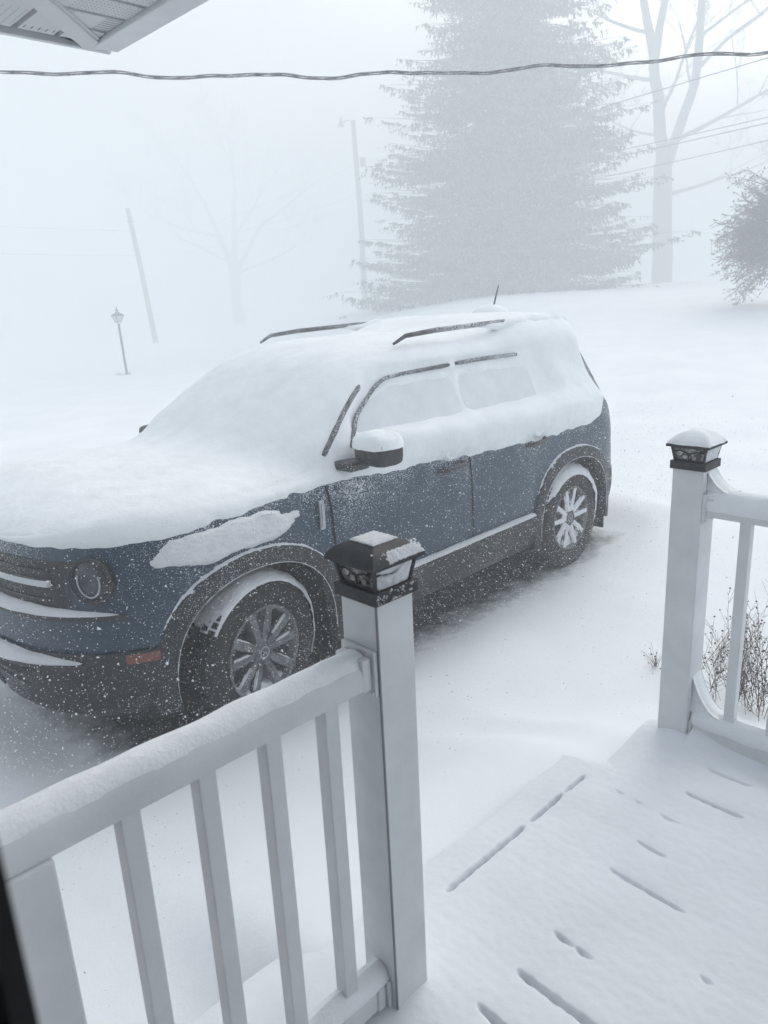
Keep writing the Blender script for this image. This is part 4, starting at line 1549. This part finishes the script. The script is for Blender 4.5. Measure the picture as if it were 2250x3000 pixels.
# spruce ------------------------------------------------------------
def spruce(az, dist, height, r0, seed, label, lean=0.0):
    rnd = random.Random(seed)
    base = at(az, dist)
    t = empty('spruce_tree', base)
    tag(t, label, 'tree')
    tube('trunk', [(0, 0, -.3), (0, 0, height * .5), (0, 0, height)], [.42, .26, .03], M['bark'], t, 10)
    vs, fs = [], []
    br = Acc()
    z = .5
    while z < height * .985:
        f = z / height
        rad = (r0 - .275 * z) * (1 if z < 20 else max(.02, (height - z) / (height - 20))) * (1 if z > 2 else .90 + .05 * z)
        nb = 19 if f < .5 else 15
        ph = rnd.uniform(0, 6.3)
        for k in range(nb):
            th = ph + 2 * PI * k / nb + rnd.uniform(-.2, .2)
            Lb = rad * (rnd.uniform(.72, 1.06) if rnd.random() < .85 else rnd.uniform(1.0, 1.2))
            zz = z + rnd.uniform(-.4, .4)
            Lb *= 1 + .22 * noise.noise(Vector((math.cos(th) * 1.3, math.sin(th) * 1.3, zz * .45))) + .12 * noise.noise(Vector((math.cos(th) * 4, math.sin(th) * 4, zz * 1.6)))
            droop = rnd.uniform(.04, .34) * Lb
            n = max(4, int(Lb / .34))
            d = Vector((math.cos(th), math.sin(th), 0)); sd_ = Vector((-d.y, d.x, 0))
            pts = []
            for i in range(n + 1):
                u_ = i / n
                pts.append(d * Lb * u_ + Vector((0, 0, zz - droop * math.sin(u_ * PI * .62) * 1.1 + .16 * Lb * max(0, u_ - .72))))
            br.tube([pts[0], pts[n // 2], pts[-1]], [.04, .02, .004], 3)
            for i in range(1, n + 1):
                u_ = i / n
                sw = (.75 * Lb * .36) * (1 - u_ * .62) * (.55 + .45 * min(1, u_ * 3))
                for sg in (-1, 1):
                    for rep in range(2):
                        L1 = sw * rnd.uniform(.5, 1.15)
                        c0 = pts[i] + (pts[i - 1] - pts[i]) * rnd.random()
                        dirv = (sd_ * sg * rnd.uniform(.6, 1) + d * rnd.uniform(.2, .9)).normalized()
                        # a twig with hanging needle fringes
                        m = max(2, int(L1 / .125))
                        for q_ in range(m):
                            w_ = (q_ + .5) / m
                            cpt = c0 + dirv * L1 * w_ + Vector((0, 0, -.10 * L1 * w_))
                            ln = rnd.uniform(.08, .27) * (1 - .4 * w_)
                            a_ = rnd.uniform(-.5, .5)
                            tip = cpt + dirv * ln * .4 + Vector((rnd.uniform(-.05, .05), rnd.uniform(-.05, .05), -ln * rnd.uniform(.3, 1.3)))
                            wv = (dirv.cross(Vector((0, 0, 1))) * math.cos(a_) + dirv * math.sin(a_)) * rnd.uniform(.025, .05) + dirv * rnd.uniform(.02, .05)
                            o = len(vs)
                            vs += [tuple(cpt - wv), tuple(cpt + wv), tuple(tip)]
                            fs.append((o, o + 1, o + 2))
                            # a flatter spray on top
                            o = len(vs)
                            e_ = dirv * rnd.uniform(.08, .17) + Vector((0, 0, rnd.uniform(-.05, .05))); w2 = sd_ * rnd.uniform(.03, .07)
                            vs += [tuple(cpt - w2), tuple(cpt + w2), tuple(cpt + e_ + Vector((0, 0, rnd.uniform(-.06, .03))))]
                            fs.append((o, o + 1, o + 2))
        z += rnd.uniform(.22, .38)
    br.build('branches', M['bark'], t)
    new_mesh('crown', vs, fs, M['needles'], t, False)
    return t


SF = 54.0 / 31.0
sp_t = spruce(9.6, 54.0, 23.5, 6.15, 3, 'tall dense spruce behind the car, fading grey into the blowing snow')
sp_t.scale = (SF, SF, SF); sp_t.location.z -= .3


# bare trees ----------------------------------------------------------
def bare_tree(name, base, label, trunk_r, leaders, seed, depth=5, scale=1.0):
    rnd = random.Random(seed)
    t = empty(name, base); tag(t, label, 'tree')
    A, Bc = Acc(), Acc()
    def grow(p, d, L, r, lev):
        pts = [p]; n = 5; dd = d.copy()
        for i in range(n):
            dd = (dd + Vector((rnd.uniform(-1, 1), rnd.uniform(-1, 1), rnd.uniform(-.3, .8))) * .13).normalized()
            pts.append(pts[-1] + dd * L / n)
        rs_ = [r * (1 - .5 * i / n) for i in range(n + 1)]
        (A if lev == 0 else Bc).tube(pts, rs_, 8 if lev < 2 else (5 if lev < 3 else 3))
        if lev >= depth: return
        k = rnd.randint(4, 5)
        for j in range(k):
            i = rnd.randint(2, n)
            ax = Vector((rnd.uniform(-1, 1), rnd.uniform(-1, 1), rnd.uniform(-.1, .5))).normalized()
            nd = (dd * rnd.uniform(.5, 1.0) + ax * rnd.uniform(.5, .95)).normalized()
            grow(pts[i], nd, L * rnd.uniform(.50, .72), max(rs_[i] * rnd.uniform(.38, .55), .007), lev + 1)
    for (p0, p1, ra, rb) in leaders[0]:
        pts = [Vector(p0).lerp(Vector(p1), i / 6) + Vector((rnd.uniform(-.06, .06), 0, 0)) * (0 < i < 6) for i in range(7)]
        A.tube(pts, [ra + (rb - ra) * i / 6 for i in range(7)], 12)
    for (p, d, L, r) in leaders[1]: grow(Vector(p), Vector(d).normalized(), L, r, 1)
    A.build('trunk', M['bark'], t); Bc.build('branches', M['bark'], t)
    return t


# local frame of that tree: x right as seen, y away
b = at(20.3, 78)
LD = ([((0, 0, -.6), (-.25, 0, 5.4), .50, .40), ((-.25, 0, 5.2), (-.55, 0, 8.2), .30, .25), ((-.55, 0, 8.2), (-1.7, .3, 13.6), .25, .15), ((-.9, 0, 9.4), (-.1, 0, 14.5), .20, .13), ((-.2, 0, 5.0), (.95, -.2, 8.6), .26, .20), ((.95, -.2, 8.6), (1.05, 0, 14.5), .20, .12)],
      [((-1.5, .2, 12.5), (-.5, 0, 1), 4, .12), ((-.8, 0, 9.0), (-1, .2, .35), 3.4, .10), ((-.3, 0, 13.5), (.1, 0, 1), 3.5, .1), ((1.05, 0, 12.5), (.4, 0, 1), 3.5, .1),
       ((1.0, 0, 9.2), (1, .2, .8), 4.2, .10), ((.4, 0, 6.4), (1, -.3, .35), 4.4, .11), ((0, 0, 4.0), (1, .1, .25), 3.6, .09), ((-1.2, 0, 11), (-1, 0, .4), 3, .09), ((.95, 0, 8), (-.3, .3, 1), 3.6, .07), ((-.5, 0, 7.4), (.4, -.4, 1), 4.0, .09), ((1.0, 0, 10.5), (1, 0, .5), 3.4, .08), ((-.4, 0, 6.6), (-1, .3, .25), 2.6, .07)])
tr = bare_tree('bare_tree', b, 'large bare tree with forked trunk standing right of the spruce', .5, LD, 11)
tr.rotation_euler = (0, 0, -R(20)); tr.scale = (1.9, 1.9, 1.9)
b = at(-9.9, 125)
LD2 = ([((0, 0, -.6), (0, 0, 3.4), .42, .34), ((0, 0, 3.3), (-1.4, 0, 7.5), .25, .12), ((0, 0, 3.3), (.5, .3, 8.2), .26, .12), ((.0, 0, 3.0), (2.2, 0, 6.4), .2, .10)],
       [((-1.2, 0, 7), (-.5, 0, 1), 3.6, .1), ((.5, 0, 8), (.1, 0, 1), 3.4, .1), ((2.0, 0, 6), (1, 0, .6), 3.6, .1), ((-.8, 0, 5.5), (-1, 0, .3), 3.6, .1), ((.3, 0, 5.5), (1, .3, .9), 3.8, .1), ((.2, 0, 3.2), (1, -.2, .3), 4.0, .1), ((-.2, 0, 3.8), (-1, .4, .6), 4.0, .1)])
bare_tree('bare_tree', b, 'faint bare tree left of the utility pole, almost lost in the whiteout', .4, LD2, 23).scale = (2.4, 2.4, 2.4)

# russet shrub leaning in from the right edge
def shrub():
    rnd = random.Random(5)
    base = at(28.8, 27.0)
    t = empty('leaning_shrub', base); t.scale = (1.5, 1.5, 1.5); tag(t, 'dark russet shrub at the right edge, its twigs reaching down to the left', 'shrub')
    st_, tw = Acc(), Acc()
    for k in range(260):
        d = Vector((-rnd.uniform(.3, 1.0), rnd.uniform(-.6, .6), rnd.uniform(-.35, .5))).normalized() if k % 4 else Vector((rnd.uniform(-1, 1), rnd.uniform(-1, 1), rnd.uniform(.2, 1))).normalized()
        L = rnd.uniform(.8, 1.7)
        pts = [Vector((rnd.uniform(-.3, .3), rnd.uniform(-.3, .3), 1.0 + rnd.uniform(0, .9)))]
        for i in range(6):
            d = (d + Vector((0, 0, -.07)) + Vector((rnd.uniform(-1, 1), rnd.uniform(-1, 1), rnd.uniform(-1, 1))) * .12).normalized()
            pts.append(pts[-1] + d * L / 6)
        st_.tube(pts, [.012, .010, .009, .008, .006, .005, .003], 3)
        for i in range(1, 7):
            for j in range(9):
                e = (d * .5 + Vector((rnd.uniform(-1, 1), rnd.uniform(-1, 1), rnd.uniform(-.9, .6)))).normalized()
                p = pts[i - 1].lerp(pts[i], rnd.random()); ll = rnd.uniform(.08, .26)
                q_ = p + e * ll
                tw.tube([p, (p + q_) / 2 + Vector((0, 0, .01)), q_], [.005, .004, .002], 3)
                for _ in range(2):
                    c_ = p.lerp(q_, rnd.uniform(.3, 1)); w_ = Vector((rnd.uniform(-1, 1), rnd.uniform(-1, 1), rnd.uniform(-1, 1))) * .02
                    tw.add([tuple(c_ - w_), tuple(c_ + w_), tuple(c_ + e * .05)], [(0, 1, 2)])
    st_.tube([Vector((.1, 0, -.2)), Vector((.05, 0, 1.0)), Vector((0, 0, 2.0))], [.06, .05, .03], 6)
    st_.build('stems', M['weed'], t); tw.build('twigs', M['russet'], t)
shrub()

# utility poles, wires --------------------------------------------------
P1D = 80.0
pb = at(-.62, P1D); pt = Vector((math.sin(R(-.82)) * P1D, math.cos(R(-.82)) * P1D, zel(P1D, 11.6)))
pole = empty('utility_pole', pb); tag(pole, 'tall utility pole with a lamp arm at its top, just left of the spruce', 'utility pole', 'utility poles in the snow')
h = pt.z - pb.z
tube('pole', [(0, 0, -.5), (0, 0, h * .5), (pt.x - pb.x, 0, h)], [.29, .265, .225], M['pole'], pole, 10)
tube('lamp_arm', [(0, 0, h - .3), (-.7, 0, h + .05), (-1.25, 0, h - .1)], .06, M['metal'], pole, 6)
bm = bmesh.new()
bmesh.ops.create_cone(bm, cap_ends=True, segments=14, radius1=.19, radius2=.09, depth=.30, matrix=Matrix.Translation((-1.45, 0, h - .25)) @ Matrix.Scale(1.7, 4))
bmesh.ops.create_cone(bm, cap_ends=True, segments=10, radius1=.05, radius2=.07, depth=.2, matrix=Matrix.Translation((-1.45, 0, h + .15)) @ Matrix.Scale(1.7, 4))
bm_obj('lamp_head', bm, M['metal'], pole, False)
bm = bmesh.new(); bmesh.ops.create_cone(bm, cap_ends=True, segments=12, radius1=.17, radius2=.17, depth=.5, matrix=Matrix.Translation((.5, -.1, zel(P1D, 9.0) - pb.z)) @ Matrix.Scale(1.6, 4))
bm_obj('insulator', bm, M['metal'], pole)
P2D = 74.0
pb2 = at(-15.86, P2D); pt2 = Vector((math.sin(R(-16.6)) * P2D, math.cos(R(-16.6)) * P2D, zel(P2D, 6.53)))
pole2 = empty('utility_pole', pb2); tag(pole2, 'shorter leaning wooden pole behind the lamp post at left, barely visible', 'utility pole', 'utility poles in the snow')
h2 = pt2.z - pb2.z
tube('pole', [(0, 0, -.5), ((pt2.x - pb2.x) * .5, 0, h2 * .5), (pt2.x - pb2.x, pt2.y - pb2.y, h2)], [.24, .22, .19], M['pole'], pole2, 10)
box('crossbar', (pt2.x - pb2.x - .3, -.04, h2 - 1.12), (pt2.x - pb2.x + .36, .04, h2 - 1.04), M['pole'], pole2)


def ae(az, el, dist): return Vector((math.sin(R(az)) * dist, math.cos(R(az)) * dist, zel(dist, el)))


def wire(p0, p1, r, sag, label, n=24, group='overhead wires'):
    r *= 1.25
    c = (p0 + p1) / 2
    pts = [p0.lerp(p1, i / n) - c - Vector((0, 0, sag * 4 * (i / n) * (1 - i / n))) for i in range(n + 1)]
    o = tube('overhead_wire', pts, r, M['wire'], None, 5); o.location = c
    tag(o, label, 'wire', group)


# twisted service cable crossing the whole picture: two strands and a bare messenger, one thing
def cable():
    D0 = 7.2
    p = [ae(-40, 13.9, D0 / math.cos(R(40))), ae(-23.07, 14.42, D0 / math.cos(R(23.07))), ae(-10, 14.42, D0 / math.cos(R(10))), ae(2.1, 14.08, D0), ae(14, 13.65, D0 / math.cos(R(14))), ae(25.7, 13.10, D0 / math.cos(R(25.7))), ae(38, 12.4, D0 / math.cos(R(38)))]
    # fit a smooth parabola-like curve: interpolate by x
    xs_ = [q_.x for q_ in p]; zs_ = [q_.z for q_ in p]
    co = np.polyfit(xs_, zs_, 2)
    t = empty('service_cable', (0, D0, float(np.polyval(co, 0)))); tag(t, 'thick twisted frost-coated service cable crossing the whole sky above the car', 'cable')
    X_ = np.linspace(xs_[0], xs_[-1], 520)
    for k, rad in ((0, .0064), (1, .0064), (2, .0048)):
        pts = []
        for x in X_:
            w = x * 2 * PI / 1.05 + k * 2 * PI / 3 + .9 * math.sin(x * 1.1)
            wob = .015 * math.sin(x * 5.0) + .006 * math.sin(x * 8.7 + 1)
            pts.append((x, .0095 * math.cos(w), float(np.polyval(co, x)) - t.location.z + .0105 * math.sin(w) + wob))
        tube('strand', pts, rad, M['wire'], t, 6)
cable()
far = 30.0
wire(ae(15.9, 11.2, 38), ae(33, 13.6, 27), .016, .0, 'wire right of the spruce sloping up steeply, highest of the far ones')
wire(ae(15.2, 8.35, 42), ae(33, 10.2, 33), .014, .05, 'upper wire of the close pair crossing in front of the bare tree at right')
wire(ae(15.2, 8.0, 42), ae(33, 9.9, 33), .016, .05, 'lower wire of the close pair crossing in front of the bare tree at right')
wire(ae(15.2, 6.9, 42), ae(33, 9.0, 33), .014, .05, 'lowest wire crossing in front of the forked bare tree')
zt = lambda el: ae(-.75, el, P1D)
wire(zt(8.9), ae(-13, 5.0, 95), .016, .4, 'uppermost of the three wires sagging down to the left from the lamp pole')
wire(zt(7.0), ae(-13, 4.2, 95), .014, .4, 'middle one of the three faint wires leaving the lamp pole to the left')
wire(zt(6.3), ae(-13, 3.6, 95), .012, .4, 'lowest of the three faint wires leaving the lamp pole to the left')
wire(zt(9.0), ae(6, 9.9, 52), .014, .05, 'short wire between the lamp pole and the spruce')
wire(zt(6.5), ae(6, 7.0, 52), .012, .05, 'lower short wire between the lamp pole and the spruce')
wire(ae(-16.5, 5.1, P2D), ae(-34, 6.0, 56), .012, .1, 'upper faint wire running left from the short leaning pole')
wire(ae(-16.3, 3.5, P2D), ae(-34, 4.3, 56), .012, .1, 'lower faint wire running left from the short leaning pole')

# garden lamp post ------------------------------------------------------
LPD = 33.0
lb = at(-18.12, LPD)
lt = zel(LPD, -.35) - lb.z
lp = empty('lamp_post', lb); tag(lp, 'small black garden lamp post with a lantern head, standing alone at left', 'lamp post')
lx = -.06
tube('post', [(0, 0, -.3), (lx, 0, lt - .34)], [.050, .045], M['metal'], lp, 8)
bm = bmesh.new()
bmesh.ops.create_cone(bm, cap_ends=True, segments=4, radius1=.055, radius2=.15, depth=.20, matrix=Matrix.Translation((lx, 0, lt - .22)))
bm_obj('lantern', bm, M['milk'], lp)
A = Acc()
for k in range(4):
    a = PI / 2 * k
    A.tube([(lx + .058 * math.cos(a), .058 * math.sin(a), lt - .325), (lx + .155 * math.cos(a), .155 * math.sin(a), lt - .115)], .010, 4)
    a2 = a + PI / 2
    A.tube([(lx + .16 * math.cos(a), .16 * math.sin(a), lt - .115), (lx + .16 * math.cos(a2), .16 * math.sin(a2), lt - .115)], .012, 4)
A.build('lantern_frame', M['metal'], lp, False)
bm = bmesh.new()
bmesh.ops.create_cone(bm, cap_ends=True, segments=4, radius1=.165, radius2=.03, depth=.09, matrix=Matrix.Translation((lx, 0, lt - .06)))
bmesh.ops.create_uvsphere(bm, u_segments=8, v_segments=6, radius=.035, matrix=Matrix.Translation((lx, 0, lt + .02)))
bmesh.ops.create_cone(bm, cap_ends=True, segments=8, radius1=.02, radius2=.004, depth=.10, matrix=Matrix.Translation((lx, 0, lt + .09)))
bm_obj('lantern_top', bm, M['metal'], lp)
for c_ in lp.children:
    if c_.name.split('.')[0] != 'post':
        for v_ in c_.data.vertices:
            v_.co = Vector((lx + (v_.co.x - lx) * 1.6, v_.co.y * 1.6, lt - .34 + (v_.co.z - lt + .34) * 1.4))
A = Acc()
rnd = random.Random(8)
for _ in range(46):
    p = Vector((rnd.uniform(-.42, .12), rnd.uniform(-.15, .15), -.03)); q_ = p + Vector((rnd.uniform(-.14, .14), rnd.uniform(-.1, .1), rnd.uniform(.06, .17)))
    A.tube([p, q_], [.008, .003], 3)
o = A.build('low_plants', M['weed']); o.location = lb; tag(o, 'tuft of dead plants poking from the snow at the foot of the lamp post', 'plants')

# dead flower stalks behind the right railing ---------------------------
def weed_clump(a, b, n, hgt, spread, seed, label, lean=(0, 0)):
    rnd = random.Random(seed)
    p0 = A2 * a + B2 * b
    z0 = ground_z(p0.x, p0.y)
    t = empty('dead_plant', (p0.x, p0.y, z0)); tag(t, label, 'dead plant', 'dead flower stalks behind the railing')
    S_, Hd = Acc(), Acc()
    for _ in range(n):
        x, y = rnd.gauss(0, spread * .4), rnd.gauss(0, spread * .4)
        hh = hgt * rnd.uniform(.5, 1.05)
        d = Vector((rnd.uniform(-.35, .35) + lean[0], rnd.uniform(-.35, .35) + lean[1], 1)).normalized()
        pts = [Vector((x, y, -.05))]
        for i in range(6):
            d = (d + Vector((rnd.uniform(-1, 1), rnd.uniform(-1, 1), 0)) * .13).normalized()
            pts.append(pts[-1] + d * hh / 6)
        r = rnd.uniform(.0010, .0021)
        S_.tube(pts, [r * (1 - .1 * i) for i in range(7)], 4)
        for i in range(2, 7):
            for _k in range(rnd.randint(1, 3)):
                e = (d + Vector((rnd.uniform(-1, 1), rnd.uniform(-1, 1), rnd.uniform(-.2, .6)))).normalized()
                q1 = pts[i] + e * rnd.uniform(.03, .12)
                S_.tube([pts[i], (pts[i] + q1) / 2, q1], [.0009, .0007, .0005], 3)
                if rnd.random() < .45:
                    b_ = bmesh.new(); bmesh.ops.create_icosphere(b_, subdivisions=1, radius=rnd.uniform(.003, .0062), matrix=Matrix.Translation(q1) @ Matrix.Diagonal((1, 1, .8, 1)))
                    Hd.add([tuple(v_.co) for v_ in b_.verts], [tuple(v_.index for v_ in f_.verts) for f_ in b_.faces]); b_.free()
    S_.build('stalk', M['weed'], t); Hd.build('seed_head', M['weed'], t)['kind'] = 'stuff'
def pix_ab(px, py, z):   # where a picture point meets the ground plane, used once to site the plants
    d = (px - 1125) / 2200 * cx - (py - 1500) / 2200 * cy + fwd
    k = (z - CAM_H) / d.z
    p = d * k
    return p.dot(A2), p.dot(B2)
for (px, py, n, hg, spd, sd2, lab) in ((2185, 2075, 34, .40, .16, 1, 'dense clump of dead brown stalks with round seed heads, right of the first baluster'),
                                       (2100, 1990, 13, .34, .16, 2, 'thin dead stalks with round heads between the right post and first baluster'),
                                       (2238, 2110, 15, .42, .10, 3, 'tall crooked dead stalks at the right picture edge'),
                                       (2215, 1900, 10, .34, .14, 4, 'sparse dead stalks farther out behind the right railing')):
    a_, b_ = pix_ab(px, py, GZ + .03)
    weed_clump(a_, b_, n, hg, spd, sd2, lab)
for (px, py, sd2) in ((1935, 1935, 7), (433, 1282, 9)):
    a_, b_ = pix_ab(px, py, GZ + .05)
    if sd2 == 7: weed_clump(a_, b_, 3, .10, .03, sd2, 'single small twig poking out of the snow left of the right post')

# ------------------------------------------------------------------ falling snow
N = 38000
rng = np.random.default_rng(4)
n1_ = 29000
# a plume of grains streaming along the flank of the car, close to the ground
lx = rng.uniform(-3.7, 1.5, n1_); ly = .97 + rng.exponential(.42, n1_); lz = -.27 + 1.15 * rng.random(n1_) ** 1.15
Pp = np.empty((N, 3))
Pp[:n1_] = np.stack([CAR[0] + lx * cf - ly * sf, CAR[1] + lx * sf + ly * cf, lz], -1)
# thin scatter in front of the bumper and farther out over the yard
Pp[n1_:] = rng.uniform((-3.4, 1.7, -.25), (1.2, 4.5, .55), (N - n1_, 3))
a_ = Pp @ np.array(A2); b_ = Pp @ np.array(B2)
ok = ~((a_ < 2.5) & (b_ < 1.45) & (b_ > -2))
Pp = Pp[ok]; N = len(Pp)
rad = rng.lognormal(math.log(.00155), .5, N)[:, None]
dirs = np.array([(1, 0, 0), (-.5, .87, 0), (-.5, -.87, 0), (0, 0, 1), (0, 0, -1)], float)
rot = rng.normal(size=(N, 3)); rot /= np.linalg.norm(rot, axis=1, keepdims=True)
V = np.empty((N, 5, 3))
for k in range(5):
    dvec = dirs[k][None] * np.array([1.25, .9, .9])
    c_ = np.cross(rot, np.repeat(dvec, N, 0))
    V[:, k] = Pp + (dvec * .6 + c_ * .7) * rad
idx = (np.arange(N) * 5)[:, None]
F = np.array([(0, 1, 3), (1, 2, 3), (2, 0, 3), (1, 0, 4), (2, 1, 4), (0, 2, 4)])
faces = (idx[:, None, :] + F[None]).reshape(-1, 3)
me = bpy.data.meshes.new('falling_snow')
me.vertices.add(N * 5); me.vertices.foreach_set('co', V.reshape(-1))
me.loops.add(len(faces) * 3); me.loops.foreach_set('vertex_index', faces.reshape(-1).astype(np.int32))
me.polygons.add(len(faces)); me.polygons.foreach_set('loop_start', np.arange(0, len(faces) * 3, 3, dtype=np.int32))
me.update(calc_edges=True)
q = NT('snowflake')
q.t.nodes.remove(q.b)
d1 = q.n('ShaderNodeBsdfDiffuse'); d1.inputs[0].default_value = (.95, .96, .98, 1)
d2 = q.n('ShaderNodeBsdfTranslucent'); d2.inputs[0].default_value = (.95, .96, .98, 1)
mx = q.n('ShaderNodeMixShader'); mx.inputs[0].default_value = .5
q.l(d1.outputs[0], mx.inputs[1]); q.l(d2.outputs[0], mx.inputs[2])
q.l(mx.outputs[0], q.t.nodes['Material Output'].inputs['Surface'])
me.materials.append(q.m)
fs_o = bpy.data.objects.new('falling_snow', me); COL.objects.link(fs_o)
tag(fs_o, 'fine snowflakes blowing through the air in front of car and spruce', kind='stuff')

# ------------------------------------------------------------------ air
hz_ = bpy.data.materials.new('haze'); hz_.use_nodes = True
nt = hz_.node_tree
nt.nodes.remove(nt.nodes['Principled BSDF'])
pv = nt.nodes.new('ShaderNodeVolumePrincipled')
pv.inputs['Color'].default_value = (0.93, 0.962, 0.985, 1)
pv.inputs['Density'].default_value = 0.026
pv.inputs['Anisotropy'].default_value = 0.0
nt.links.new(pv.outputs[0], nt.nodes['Material Output'].inputs['Volume'])
bm = bmesh.new(); add_box(bm, (-430, -430, -2.2), (430, 430, 26.0))
hz = bm_obj('haze', bm, hz_)
tag(hz, 'white blowing snow haze filling the air', kind='stuff')
